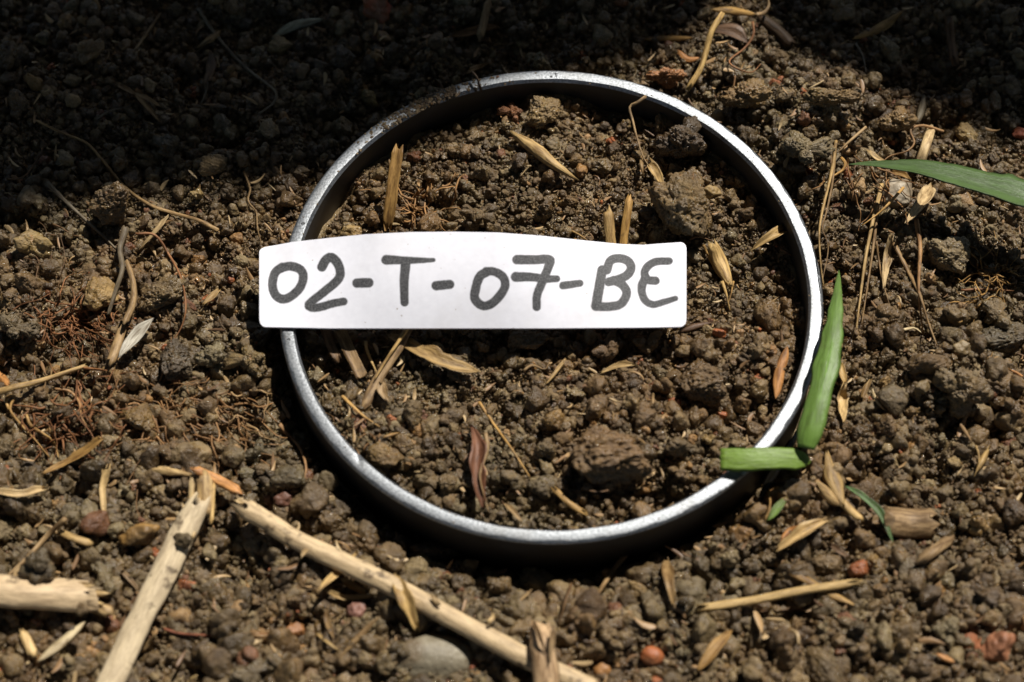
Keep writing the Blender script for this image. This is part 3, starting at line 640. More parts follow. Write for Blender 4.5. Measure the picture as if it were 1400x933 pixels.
#   --- bottom centre
st = p('stalk', 'long pale stick', 'crossing the lower edge from the left, with side sheaths', [(332, 694), (370, 716), (402, 737), (470, 770), (545, 806), (640, 858), (720, 900), (815, 945)], 25, (.56, .425, .265), lift=.42, th=.22, K=20)
p('husk', '', '', [(486, 757), (468, 778), (437, 806)], 15, 'straw', parent=st, name='sheath', lift=.42)
p('husk', '', '', [(541, 790), (553, 820), (568, 858)], 18, 'straw', parent=st, name='sheath', lift=.45)
p('husk', '', '', [(478, 782), (492, 790), (502, 805)], 9, 'straw', parent=st, name='sheath', lift=.3)
p('husk', '', '', [(668, 852), (674, 845), (673, 838)], 7, 'cream', parent=st, name='thorn', lift=.5)
p('husk', 'double curled husk', 'under the long pale stick', [(445, 808), (470, 818), (515, 815)], 10, 'straw', lift=.2)
p('husk', 'looped husk', 'above the double curled husk', [(462, 795), (480, 802), (500, 812)], 12, 'straw', lift=.2)
p('husk', 'thin brown husk', 'dangling below the long pale stick', [(447, 832), (447, 850), (456, 872)], 10, 'tan', lift=.2)
p('husk', 'straight little splinter', 'below the thin brown husk', [(434, 867), (448, 878), (463, 889)], 7, 'straw', lift=.2)
p('husk', 'tan forked splinter', 'left of the flat grey-white pebble', [(515, 846), (492, 868), (467, 896)], 9, 'tan', lift=.22)
to = p('strip', 'torn pinkish sheath', 'standing over the lower end of the long pale stick', [(738, 852), (742, 885), (748, 945)], 31, (.48, .33, .20), lift=.6, prof='flat')
p('husk', '', '', [(730, 850), (738, 868), (745, 890)], 9, 'bark', parent=to, name='fibre', lift=.7)
p('husk', '', '', [(757, 858), (755, 880), (752, 905)], 7, 'bark', parent=to, name='fibre', lift=.7)
p('root', 'drooping root', 'curving beside the lower left of the ring', [(382, 580), (395, 596), (410, 612), (418, 636), (417, 655)], 6, 'root', lift=.15)
p('root', 'short red rootlet', 'reaching to the trench of the ring', [(480, 680), (500, 676), (528, 681)], 4, 'rust', lift=.2)

for (x0, y0, x1, y1, wd, par, lf) in ((126, 808, 148, 812, 9, c1, .45), (124, 820, 142, 826, 8, c1, .4), (110, 799, 128, 801, 7, c1, .5), (336, 686, 322, 684, 7, st, .45), (338, 702, 324, 700, 8, st, .4),
        (266, 700, 272, 676, 9, c2, .42), (256, 704, 250, 690, 6, c2, .4), (250, 752, 262, 735, 8, c2, .38), (600, 826, 590, 814, 6, st, .5), (420, 748, 412, 762, 7, st, .4)):
    p('husk', '', '', [(x0, y0), ((x0+x1)/2, (y0+y1)/2+1), (x1, y1)], wd, 'cream', parent=par, name='splinter', lift=lf)
# root tufts: many hair-thin strands of one matted clump
def tuft(nm, where, cx, cy, rx, ry, n, col, wd=2.6, ang=None, lift=.16, ln=26):
    SEED[0] += 1; r = np.random.default_rng(SEED[0]); V, F, UV = [], [], []
    K = 5
    for k in range(n):
        q = r.normal(0, .45, 2); x, y = cx+q[0]*rx, cy+q[1]*ry; a = r.uniform(0, 6.28) if ang is None else r.normal(ang, .55)
        pts = []
        L = ln*r.uniform(.6, 1.7); m = 7
        for i in range(m):
            pts.append((x, y)); a += r.normal(0, .38); x += math.cos(a)*L/m; y += math.sin(a)*L/m
        P = catmull([at_soil(px, py, lift+r.uniform(-.05, .10)+.06*math.sin(i*1.1+k)) for i, (px, py) in enumerate(pts)], 18)
        T = np.gradient(P, axis=0); T /= np.linalg.norm(T, axis=1)[:, None]+1e-9
        Sd = np.cross(T, [0, 0, 1.]); Sd /= np.linalg.norm(Sd, axis=1)[:, None]+1e-9; Nn = np.cross(Sd, T); b = len(V)
        w_ = wd/93*r.uniform(.5, 1.25)
        for i in range(len(P)):
            rr = w_/2*(1-.6*i/len(P))
            for c in range(K):
                V.append(P[i]+Sd[i]*math.cos(c*6.283/K)*rr+Nn[i]*math.sin(c*6.283/K)*rr); UV.append((c/K*.1+k*.37, i*.03))
        F += [(b+i*K+c, b+i*K+(c+1) % K, b+(i+1)*K+(c+1) % K, b+(i+1)*K+c) for i in range(len(P)-1) for c in range(K)]
    o = mesh_obj('root_tuft', V, F, M_ROOT, uv=UV); o.color = (*COL[col], 1)
    setp(o, nm+' '+where, 'roots'); LAND.append((cx, cy, nm))
tuft('tangled reddish root tuft', 'matted on the soil at the far left', 85, 435, 62, 34, 75, 'rust', ang=.6, ln=50)
tuft('spreading mat of brown roots', 'between the chalky white husk and the cream chips', 245, 570, 110, 55, 85, 'root', wd=2.9, ang=.55, ln=80, lift=.13)
tuft('loose rootlets', 'right of the clods at the ring trench', 330, 545, 40, 35, 12, 'tan', wd=3.4, ang=.9, ln=40)
tuft('wiry root nest', 'around the foot of the split straw stub', 570, 278, 38, 32, 26, 'root', ln=44, wd=3.4)
tuft('orange root tuft', 'at the right edge among clods', 1358, 372, 34, 16, 34, 'goldroot', ln=34)
tuft('small yellow root wisp', 'below the orange root tuft', 1345, 412, 18, 14, 10, 'goldroot', ln=34)
tuft('scatter of brown rootlets', 'on the soil under the left root mat', 110, 575, 85, 45, 55, 'rust', ln=55, wd=3)
tuft('thin rootlets', 'around the crooked stalks beneath the dark green blade', 1185, 240, 55, 45, 16, 'root', ln=55, wd=2.8, ang=1.9, lift=.3)
tuft('faint hair roots', 'in the shade at the far left', 60, 330, 60, 40, 10, 'brown', ln=50, wd=2.5, ang=.8)
tuft('soft brown fibres', 'on the soil around the golden rootlet', 490, 590, 45, 35, 12, 'root', ln=32, wd=2.5)

# ------------------------------------------------------------------ clods and stones
_ico = {}
def ico(sub):
    if sub not in _ico:
        bm = bmesh.new(); bmesh.ops.create_icosphere(bm, subdivisions=sub, radius=1)
        _ico[sub] = (np.array([v.co[:] for v in bm.verts]), [tuple(v.index for v in f.verts) for f in bm.faces]); bm.free()
    return _ico[sub]
def clod_verts(seed, sub, kind, gran=1.0):
    D, F = ico(sub); D = D/np.linalg.norm(D, axis=1)[:, None]; r = np.random.default_rng(seed)
    if kind == 'angular':
        n = r.normal(size=(15, 3)); n /= np.linalg.norm(n, axis=1)[:, None]; d = r.uniform(.68, 1.02, 15)
        dots = np.clip(D@n.T, .05, None); v = d/dots; k = 9; rad = (v**-k).sum(1)**(-1/k)
        rad = np.clip(rad, .4, 1.25)
    elif kind == 'lumpy':
        m = 9; c = r.normal(0, .42, (m, 3)); s = r.uniform(.35, .62, m); rad = np.full(len(D), .35)
        for cc, ss in zip(c, s):
            b = D@cc; disc = b*b-(cc@cc-ss*ss); rr = np.where(disc > 0, b+np.sqrt(np.maximum(disc, 0)), 0); rad = np.maximum(rad, rr)
    else:
        rad = np.ones(len(D))*(1+.08*vn(D*1.5, seed))
    P = D*rad[:, None]
    gran_ = .16*fbm(P*1.7+seed, seed, 2)+gran*(.075*fbm(P*5+seed, seed+3, 3, .6))
    if kind != 'round' and sub >= 4: gran_ += gran*(.05*(1-np.abs(vn(P*8+seed, seed+9))*2))
    P = D*(rad*(1+(gran_ if kind != 'round' else gran_*.25)))[:, None]
    P = P*np.array([1, r.uniform(.75, 1), r.uniform(.62, .85)])
    mx = np.abs(P).max(0); return P/(mx*.6+mx.max()*.4), F
def clod_mesh(nm, seed, sub, kind, mat, gran=1.0):
    V, F = clod_verts(seed, sub, kind, gran); me = bpy.data.meshes.new(nm); me.from_pydata((V*CM).tolist(), [], F)
    me.polygons.foreach_set('use_smooth', [True]*len(me.polygons)); me.materials.append(mat); return me
def zone(px, py): return None
def put_clod(name, me, px, py, rx, ry=None, rz=None, rot=None, sink=.25, color=None):
    """rx, ry, rz in centimetres"""
    ry = ry or rx*.85; rz = rz or rx*.8
    q = at_soil(px, py, rz*(1-2*sink)*.5); z = float(H(q[0], q[1])[0])+rz*(1-2*sink); q = at(px, py, z)
    o = bpy.data.objects.new(name, me); C.objects.link(o); o.location = Vector(q*CM)
    o.scale = (rx, ry, rz); o.rotation_euler = rot or (random.uniform(-.3, .3), random.uniform(-.3, .3), random.uniform(0, 6.28))
    if color is not None: o.color = (*color, 1)
    return o, q
random.seed(3)
CL = [clod_mesh('clod_mesh', 100+i, 5, 'angular' if i % 2 == 0 else 'lumpy', M_CLOD) for i in range(10)]
BIG = [clod_mesh('big_clod_mesh', 300+i, 6, 'lumpy' if i % 2 else 'angular', M_CLOD, 1.3) for i in range(6)]
PEB = [clod_mesh('pebble_mesh', 500+i, 5, 'angular', M_STONE, .1) for i in range(5)]
RPB = [clod_mesh('round_pebble_mesh', 520+i, 4, 'round', M_STONE, .5) for i in range(2)]
M_TAN = soil_material('tan_clod_surface', False, (1.55, 1.5, 1.25)); M_RED = soil_material('reddish_clod_surface', False, (1.5, .95, .75)); M_GRY = soil_material('grey_clod_surface', False, (.98, 1.06, 1.14))
placed = []
def variant(me, mat):
    m2 = me.copy(); m2.materials.clear(); m2.materials.append(mat); return m2
HAND = [  # mesh, material, px, py, w px, h px, label
 (BIG[0], M_TAN, 150, 275, 54, 54, 'round tan stony clod', 'lit alone in the shade at the left'),
 (BIG[1], M_RED, 703, 152, 46, 44, 'reddish-brown clod with an orange patch', 'in the far part of the ring'),
 (BIG[2], M_TAN, 743, 152, 50, 50, 'gritty greenish-tan clod', 'next to the reddish-brown clod'),
 (BIG[3], M_CLOD, 937, 203, 88, 84, 'large crumbly clod', 'upper of two against the right wall inside the ring'),
 (BIG[4], M_TAN, 936, 286, 78, 92, 'large gritty tan clod', 'lower of two on the right inside the ring'),
 (PEB[0], M_STONE, 972, 262, 28, 24, 'ochre angular pebble', 'beside the large gritty tan clod'),
 (CL[0], M_CLOD, 905, 168, 30, 34, 'angular grey-brown clod', 'below the far right rim'),
 (CL[1], M_CLOD, 878, 150, 32, 30, 'crumbly clod', 'between the jointed twig and the angular clod'),
 (CL[2], M_GRY, 822, 228, 38, 26, 'smooth low grey clod', 'in the middle of the far half of the ring'),
 (CL[4], M_CLOD, 775, 130, 70, 26, 'dark arched clod', 'in the rim shadow at the far side'),
 (BIG[5], M_RED, 915, 108, 58, 36, 'brown clod', 'outside the far right rim'),
 (BIG[3], M_TAN, 1025, 138, 90, 66, 'sunlit yellowish clod', 'just outside the ring at the upper right'),
 (BIG[5], M_TAN, 1132, 136, 78, 50, 'smooth wet clod', 'at the shadow edge upper right'),
 (BIG[1], M_CLOD, 1092, 205, 90, 84, 'big dark grey clod', 'right of the ring at the upper right'),
 (BIG[3], M_TAN, 1230, 172, 62, 56, 'greenish tan clod', 'at the shadow edge on the right'),
 (PEB[1], M_STONE, 1226, 266, 44, 46, 'whitish rounded pebble', 'below the dark green blade'),
 (CL[3], M_CLOD, 1378, 165, 34, 34, 'round dark clod', 'at the right edge near the red pebble'),
 (PEB[2], M_STONE, 1398, 184, 26, 22, 'red pebble', 'at the right edge of the picture'),
 (CL[6], M_TAN, 1322, 185, 34, 32, 'small tan clod', 'on the shadow edge right of the cream straw'),
 (BIG[4], M_CLOD, 1300, 352, 60, 50, 'knobbly dark clod', 'right of the upright straws'),
 (BIG[5], M_CLOD, 1318, 540, 74, 78, 'large faceted brown clod', 'at the right'),
 (BIG[0], M_GRY, 1372, 462, 70, 50, 'broad grey clod', 'at the right edge above the faceted clod'),
 (CL[8], M_CLOD, 1275, 500, 62, 34, 'flat brown clod', 'above the large faceted brown clod'),
 (CL[5], M_CLOD, 1300, 430, 60, 46, 'crumbly brown clod', 'left of the level reddish twig'),
 (CL[7], M_GRY, 1365, 430, 50, 46, 'greenish-grey clod', 'below the small yellow root wisp'),
 (CL[9], M_CLOD, 1208, 430, 38, 34, 'small clod', 'at the foot of the slender straws'),
 (PEB[3], M_STONE, 1312, 476, 26, 22, 'pale ochre pebble', 'on top of the flat brown clod'),
 (BIG[1], M_GRY, 15, 447, 72, 66, 'large dark grey clod', 'at the left edge'),
 (BIG[2], M_GRY, 222, 405, 66, 46, 'dark crumbly clod', 'above the chalky white husk'),
 (CL[0], M_TAN, 133, 402, 50, 56, 'olive clod', 'left of the curved split stalk'),
 (BIG[3], M_GRY, 292, 494, 52, 54, 'pale grey faceted clod', 'left of the ring'),
 (BIG[4], M_GRY, 240, 492, 46, 56, 'rounded grey clod', 'below the chalky white husk'),
 (CL[2], M_TAN, 154, 512, 26, 26, 'little pale round clod', 'at the end of the golden stalk'),
 (BIG[1], M_TAN, 346, 490, 78, 62, 'overhanging brown clod', 'right against the ring below the label end'),
 (CL[4], M_GRY, 391, 655, 46, 38, 'grey angular clod', 'lower left outside the ring'),
 (CL[6], M_TAN, 524, 626, 52, 34, 'oval tan clod', 'touching the lower left rim inside the ring'),
 (BIG[0], M_CLOD, 598, 756, 72, 42, 'broad flat clod', 'under the near rim'),
 (CL[8], M_GRY, 738, 798, 48, 42, 'square greenish clod', 'below the near rim'),
 (RPB[0], M_STONE, 594, 899, 92, 56, 'flat grey-white pebble', 'at the bottom edge'),
 (PEB[0], M_STONE, 190, 733, 48, 38, 'yellow-brown pebble', 'left of the whitish stalk'),
 (CL[5], M_GRY, 55, 775, 48, 46, 'grey clod', 'sitting on the thick cut cream stalk'),
 (CL[7], M_GRY, 147, 792, 42, 46, 'pointed grey clod', 'right of the thick cut cream stalk end'),
 (PEB[1], M_STONE, 486, 835, 26, 24, 'pink pebble', 'below the long pale stick'),
 (PEB[3], M_STONE, 405, 863, 26, 24, 'orange pebble', 'near the red rootlet end'),
 (PEB[2], M_STONE, 416, 916, 18, 14, 'tiny orange pebble', 'at the bottom left of the flat pebble'),
 (PEB[4], M_STONE, 646, 908, 18, 16, 'tiny red pebble', 'just right of the flat grey-white pebble'),
 (RPB[0], M_STONE, 892, 897, 26, 24, 'round red-orange pebble', 'at the lower middle'),
 (RPB[1], M_STONE, 824, 916, 20, 18, 'small ochre pebble', 'left of the round red-orange pebble'),
 (PEB[0], M_STONE, 1364, 886, 42, 54, 'orange-faced clod', 'at the lower right corner'),
 (PEB[3], M_STONE, 385, 682, 26, 20, 'dull red pebble', 'below the grey angular clod'),
 (BIG[4], M_CLOD, 828, 622, 104, 70, 'broad caked clod', 'in the near right part of the ring'),
 (BIG[4], M_CLOD, 960, 520, 62, 54, 'lumpy brown clod', 'right of the curled ochre husk'),
 (CL[1], M_GRY, 887, 470, 38, 34, 'rounded grey clod', 'close under the label'),
 (CL[3], M_CLOD, 700, 560, 28, 30, 'smooth little clod', 'right of the green-tan needle'),
 (CL[9], M_GRY, 742, 668, 36, 34, 'small grey clod', 'between the maroon leaf and the amber flake'),
 (CL[0], M_TAN, 480, 320, 46, 26, 'ochre-topped clod', 'peeping over the left part of the label'),
 (CL[6], M_CLOD, 720, 468, 60, 32, 'crumbly low clod', 'just under the middle of the label'),
 (CL[5], M_CLOD, 1262, 918, 56, 40, 'rounded brown clod', 'at the bottom edge on the right'),
 (CL[8], M_GRY, 1122, 912, 44, 60, 'tall grey clod', 'at the bottom right of the yellow husk'),
 (CL[3], M_CLOD, 1345, 812, 42, 34, 'round grey-brown clod', 'above the orange-faced clod'),
 (PEB[2], M_STONE, 512, 12, 44, 44, 'dull red stone', 'at the top edge in deep shade'),
 (CL[4], M_CLOD, 1135, 770, 44, 40, 'olive rounded clod', 'above the split ochre husk'),
 (CL[2], M_GRY, 250, 737, 24, 20, 'dark little lump', 'resting on the head of the whitish stalk'),
 (CL[4], M_CLOD, 112, 834, 16, 20, 'speck of mud', 'stuck on the torn end of the thick cut cream stalk'),
]
PCOL = {'ochre angular pebble': (.36, .25, .11), 'whitish rounded pebble': (.45, .39, .30), 'red pebble': (.33, .10, .05), 'pale ochre pebble': (.30, .22, .11), 'flat grey-white pebble': (.235, .205, .145),
        'yellow-brown pebble': (.30, .17, .05), 'pink pebble': (.24, .12, .09), 'orange pebble': (.33, .15, .055), 'tiny orange pebble': (.5, .2, .06), 'tiny red pebble': (.3, .1, .05),
        'round red-orange pebble': (.38, .12, .04), 'small ochre pebble': (.40, .20, .07), 'orange-faced clod': (.36, .16, .085), 'dull red pebble': (.16, .075, .05), 'dull red stone': (.42, .09, .03)}
ZOV = {'round tan stony clod': .46, 'grey clod': .62, 'dark little lump': .50, 'speck of mud': .72}
for me, mat, px, py, wp, hp, nm, wh in HAND:
    if not nm: continue
    rx = wp/93/2*1.18; ry = hp/93/2*1.18
    m2 = variant(me, mat) if mat is not M_CLOD and mat is not M_STONE else me
    flat = nm == 'flat grey-white pebble'
    nmo = 'pebble' if 'pebble' in nm or 'stone' == nm.split()[-1] else 'soil_clod'
    o, q = put_clod(nmo, m2, px, py, rx, ry, (min(rx, ry)*.7 if flat else max(min(rx, ry)*.95, .72*max(rx, ry))), rot=(random.uniform(-.25, .25), random.uniform(-.25, .25), random.choice((0, math.pi))+random.uniform(-.2, .2)),
                    sink=.12 if not flat else .2, color=PCOL.get(nm))
    if nm in ZOV: q = at(px, py, ZOV[nm]); o.location = Vector(q*CM)
    setp(o, nm+' '+wh, 'pebble' if nmo == 'pebble' else 'soil clod')
    placed.append((q[0], q[1], max(rx, ry))); LAND.append((px, py, nm))
    mark([(q[0], q[1])], [min(rx, ry)*.8], [q[2]-.1*rx])

# the next largest clods, each an object of its own, described by what they lie beside
used = set(); cnt = 0; TRI = 0; r2 = np.random.default_rng(77)
KIND = [('dark brown', M_SOIL), ('brown', M_CLOD), ('grey', M_GRY), ('tan', M_TAN), ('reddish', M_RED)]
VAR = {(i, k): (variant(CL[i], KIND[k][1]) if k != 1 else CL[i]) for i in range(10) for k in range(5)}
def where_of(px, py, nth):
    d = sorted((math.hypot(a-px, b-py), a, b, s) for a, b, s in LAND)[nth]
    dx, dy = px-d[1], py-d[2]
    w_ = ('right of' if dx > 0 else 'left of') if abs(dx) > abs(dy)*1.3 else ('below' if dy > 0 else 'above')
    return w_+' the '+d[3]
tries = 0
while cnt < 236 and tries < 6000:
    tries += 1
    px, py = r2.uniform(-10, 1410), r2.uniform(-5, 945)
    dens = .8 if py > 640 else (.6 if px > 1130 or px < 380 else .3)
    if r2.uniform() > dens: continue
    q = at(px, py, .15); rr = r2.uniform(0, 1)**1.4*.20+.13; rr *= (1.1 if py > 650 or px < 360 else .95)
    rad = math.hypot(q[0], q[1])
    if 3.55-rr*.5 < rad < 4.25+rr: continue
    if 350 < px < 945 and 318 < py < 470: continue
    if any((q[0]-a)**2+(q[1]-b)**2 < ((c+rr)*.95)**2 for a, b, c in placed): continue
    i, j = int((q[0]-CX0)/CEIL_STEP), int((q[1]-CY0)/CEIL_STEP); k = int(rr/CEIL_STEP)+1
    if CEIL[max(i-k, 0):i+k+1, max(j-k, 0):j+k+1].min() < 8: continue
    ki = int(r2.choice(5, p=[.25, .33, .25, .14, .03])); mi = int(r2.integers(10))
    lab = None
    size = 'small' if rr < .15 else ('medium' if rr < .19 else 'larger')
    for nth in (0, 1, 2, 3):
        for shp in (('angular' if mi % 2 == 0 else 'lumpy'),):
            c_ = f'{size} {KIND[ki][0]} {shp} soil clod {where_of(px, py, nth)}'
            if c_ not in used and len(c_.split()) <= 16: lab = c_; break
        if lab: break
    if not lab: continue
    used.add(lab)
    random.seed(int(r2.integers(1e6)))
    o, q = put_clod('soil_clod', VAR[mi, ki], px, py, rr, rr*r2.uniform(.75, 1), rr*r2.uniform(.7, .95), sink=.08,
                    rot=(random.uniform(-3, 3), random.uniform(-3, 3), random.uniform(0, 6.28)))
    setp(o, lab, 'soil clod', 'small soil clods lying on the ground'); placed.append((q[0], q[1], rr)); cnt += 1; mark([(q[0], q[1])], [rr*.7], [q[2]])
print('clods', cnt)

# ------------------------------------------------------------------ crumbs: what nobody could count
hid = bpy.data.collections.new('crumb_sources'); idx0 = []
def src(nm, me):
    o = bpy.data.objects.new(nm, me); hid.objects.link(o)
SRC = []
for i in range(10): SRC.append(clod_mesh('crumb_%02d' % i, 700+i, 2, ('angular', 'lumpy')[i % 2], M_CRUMB))
for i in range(14): SRC.append(clod_mesh('crumb_%02d' % (10+i), 720+i, 3, ('angular', 'lumpy')[i % 2], M_CRUMB, .7))
for i in range(10): SRC.append(clod_mesh('crumb_%02d' % (24+i), 760+i, 4, 'angular' if i % 3 else 'lumpy', M_CRUMB, .45))
for i, m_ in enumerate(SRC): src('crumb_%02d' % i, m_)
def scatter(n, lo, hi, srcs, zlo, zhi, seed, skip=0.0, power=1.6, ext=False):
    r = np.random.default_rng(seed); px = r.uniform(-70, 1470, n); py = r.uniform(-60, 1010, n)
    if ext:
        px, py = r.uniform(-620, 2020, n), r.uniform(-420, 1500, n); o_ = (px < -70) | (px > 1470) | (py < -60) | (py > 1010); px, py = px[o_], py[o_]; n = len(px)
    d = FW[None, :]+RT[None, :]*((px-PW/2)/FPX)[:, None]-UP[None, :]*((py-PH/2)/FPX)[:, None]
    k = (.15-CAM[2])/d[:, 2]; x = CAM[0]+d[:, 0]*k; y = CAM[1]+d[:, 1]*k
    s = lo+(hi-lo)*r.uniform(0, 1, n)**power
    rad = np.hypot(x, y)
    # finer tilth inside the ring, coarser towards the viewer
    clump = n2(x, y, 1.1, 61, 2)
    s = s*np.where(rad < 3.8, .82, 1)*(1+.34*np.clip((-y-1)/4.5, -.5, 1))*(1+.25*clump)
    z = H(x, y)+s*r.uniform(zlo, zhi, n)
    keep = (np.abs(rad-3.88) > .13+s*.9) & (r.uniform(0, 1, n) > skip*np.clip((-y+.5)/3.5, 0, 1))
    ci = np.clip(((x-CX0)/CEIL_STEP).astype(int), 0, CEIL.shape[0]-1); cj = np.clip(((y-CY0)/CEIL_STEP).astype(int), 0, CEIL.shape[1]-1)
    ce = CEIL[ci, cj]
    kk = np.maximum((s*.8/CEIL_STEP).astype(int), 0)
    for ox, oy in ((1, 0), (-1, 0), (0, 1), (0, -1)):
        ce = np.minimum(ce, CEIL[np.clip(ci+ox*kk, 0, CEIL.shape[0]-1), np.clip(cj+oy*kk, 0, CEIL.shape[1]-1)])
    z = np.minimum(z, ce-s*.72)
    P = np.stack([x, y, z], 1)[keep]; s = s[keep]
    sc = s[:, None]*r.uniform(.8, 1.15, (len(s), 3))
    return P, sc, r.uniform(0, 6.28, (len(s), 3)), r.choice(srcs, len(s))
parts = [scatter(90000, .022, .050, range(0, 10), -.6, 1.0, 1, skip=.7), scatter(50000, .042, .10, range(10, 24), -.5, 1.1, 2, power=1.6, skip=.45),
         scatter(11500, .085, .20, range(24, 34), -.3, 1.15, 3, power=1.7), scatter(45000, .014, .030, range(0, 10), 1.2, 5.0, 4)]
parts += [scatter(90000, .042, .10, range(0, 10), -.5, 1.1, 41, power=1.6, ext=True), scatter(26000, .085, .20, range(10, 24), -.3, 1.1, 42, power=1.6, ext=True)]
# mud crumbs stuck to the far rim
r = np.random.default_rng(9); n = 420; a = r.normal(2.10, .13, n); rr = r.uniform(3.77, 3.98, n); s = r.uniform(.008, .026, n)
a[:60] = r.uniform(0, 6.28, 60)
s[:60] *= .5
parts.append((np.stack([rr*np.cos(a), rr*np.sin(a), Z_RIM+s*.2], 1), s[:, None]*np.array([1.3, 1.3, .6]), r.uniform(0, 6.28, (n, 3))*np.array([0, 0, 1]), r.choice(range(0, 10), n)))
PP = np.vstack([q[0] for q in parts]); SS = np.vstack([q[1] for q in parts]); RR = np.vstack([q[2] for q in parts]); II = np.concatenate([q[3] for q in parts])
me = bpy.data.meshes.new('soil_crumbs'); me.vertices.add(len(PP)); me.vertices.foreach_set('co', (PP*CM).ravel())
for nm, ty, arr, key in (('rot', 'FLOAT_VECTOR', RR, 'vector'), ('scl', 'FLOAT_VECTOR', SS, 'vector'), ('pick', 'INT', II, 'value')):
    A = me.attributes.new(nm, ty, 'POINT'); A.data.foreach_set(key, np.ascontiguousarray(arr).ravel())
me.materials.append(M_CRUMB)
cr_o = bpy.data.objects.new('soil_crumbs', me); C.objects.link(cr_o)
setp(cr_o, 'loose wet brown soil crumbs covering the ground', kind='stuff')
ng = bpy.data.node_groups.new('scatter_crumbs', 'GeometryNodeTree')
ng.interface.new_socket('Geometry', in_out='INPUT', socket_type='NodeSocketGeometry'); ng.interface.new_socket('Geometry', in_out='OUTPUT', socket_type='NodeSocketGeometry')
gi = ng.nodes.new('NodeGroupInput'); go = ng.nodes.new('NodeGroupOutput'); iop = ng.nodes.new('GeometryNodeInstanceOnPoints')
ci = ng.nodes.new('GeometryNodeCollectionInfo'); ci.inputs['Collection'].default_value = hid; ci.inputs['Separate Children'].default_value = True; ci.inputs['Reset Children'].default_value = True
def na(nm, ty):
    n = ng.nodes.new('GeometryNodeInputNamedAttribute'); n.data_type = ty; n.inputs['Name'].default_value = nm; return n.outputs['Attribute']
ng.links.new(gi.outputs[0], iop.inputs['Points']); ng.links.new(ci.outputs[0], iop.inputs['Instance']); iop.inputs['Pick Instance'].default_value = True
ng.links.new(na('pick', 'INT'), iop.inputs['Instance Index']); ng.links.new(na('rot', 'FLOAT_VECTOR'), iop.inputs['Rotation']); ng.links.new(na('scl', 'FLOAT_VECTOR'), iop.inputs['Scale'])
ng.links.new(iop.outputs[0], go.inputs[0])
md = cr_o.modifiers.new('crumbs', 'NODES'); md.node_group = ng
m_, t_, b_ = newmat('chaff_fibre'); oi_ = t_.nodes.new('ShaderNodeObjectInfo')
t_.links.new(ramp(t_, oi_.outputs['Random'], [(0, (.13, .07, .035)), (.4, (.28, .16, .07)), (.7, (.40, .25, .11)), (1, (.52, .38, .2))]), b_.inputs['Base Color']); b_.inputs['Roughness'].default_value = .5
hid2 = bpy.data.collections.new('chaff_sources')
for i in range(6):
    r = np.random.default_rng(900+i); V, F = ico(2); V = V.copy()
    V[:, 1] *= r.uniform(.12, .26)*(1-.5*V[:, 0]); V[:, 2] *= .1; V[:, 2] += .3*r.uniform(-1, 1)*V[:, 0]**2; V[:, 1] += .35*r.uniform(-1, 1)*V[:, 0]**2
    q = bpy.data.meshes.new('chaff_mesh'); q.from_pydata((V*CM).tolist(), [], F); q.materials.append(m_)
    hid2.objects.link(bpy.data.objects.new('chaff_%d' % i, q))
P1, s1, r1, i1 = scatter(3200, .035, .17, range(6), .8, 1.9, 31, power=2.2)
r1[:, :2] = (r1[:, :2]-3.14)*.18
me = bpy.data.meshes.new('plant_chaff'); me.vertices.add(len(P1)); me.vertices.foreach_set('co', ((P1+[0, 0, .03])*CM).ravel())
for nm, ty, arr, key in (('rot', 'FLOAT_VECTOR', r1, 'vector'), ('scl', 'FLOAT_VECTOR', s1, 'vector'), ('pick', 'INT', i1, 'value')):
    A = me.attributes.new(nm, ty, 'POINT'); A.data.foreach_set(key, np.ascontiguousarray(arr).ravel())
me.materials.append(m_)
cf = bpy.data.objects.new('plant_chaff', me); C.objects.link(cf); setp(cf, 'tiny broken bits of dry plant strewn through the soil', kind='stuff')
ng2 = ng.copy(); [n for n in ng2.nodes if n.bl_idname == 'GeometryNodeCollectionInfo'][0].inputs['Collection'].default_value = hid2
cf.modifiers.new('chaff', 'NODES').node_group = ng2

# ------------------------------------------------------------------ unseen broad-leaved plant, leaf outlines shaped from the shadow edge on the far ground
def plant_leaf(front, back, L0, phase, base_xy):
    n, m = 70, 24
    f = catmull([at(x, y, 0) for x, y in front], n); b = catmull([at(x, y, 0) for x, y in back], n)
    V = []
    for i in range(n):
        for j in range(m):
            t = j/(m-1); g_ = f[i]*(1-t)+b[i]*t
            L = L0+3*math.sin(i/n*3.1+phase)-4*(t-.5)**2*4+.4*math.sin(i*.9)*(.2+t)
            V.append(g_+sun_dir*L)
    F = [(i*m+j, (i+1)*m+j, (i+1)*m+j+1, i*m+j+1) for i in range(n-1) for j in range(m-1)]
    return np.array(V), F
mm, t, bs = newmat('broad_leaf_green')
tc = t.nodes.new('ShaderNodeTexCoord'); t.links.new(ramp(t, noise(t, tc.outputs['Object'], 40, 4), [(.3, (.035, .075, .02)), (.7, (.06, .11, .03))]), bs.inputs['Base Color'])
bs.inputs['Roughness'].default_value = .5
root = bpy.data.objects.new('unseen_shade_plant', None); C.objects.link(root); base = at(700, -1400, 0); root.location = Vector(base*CM)
setp(root, 'unseen broad-leaved green plant behind, leaves shaped to shade the far ground', 'plant')
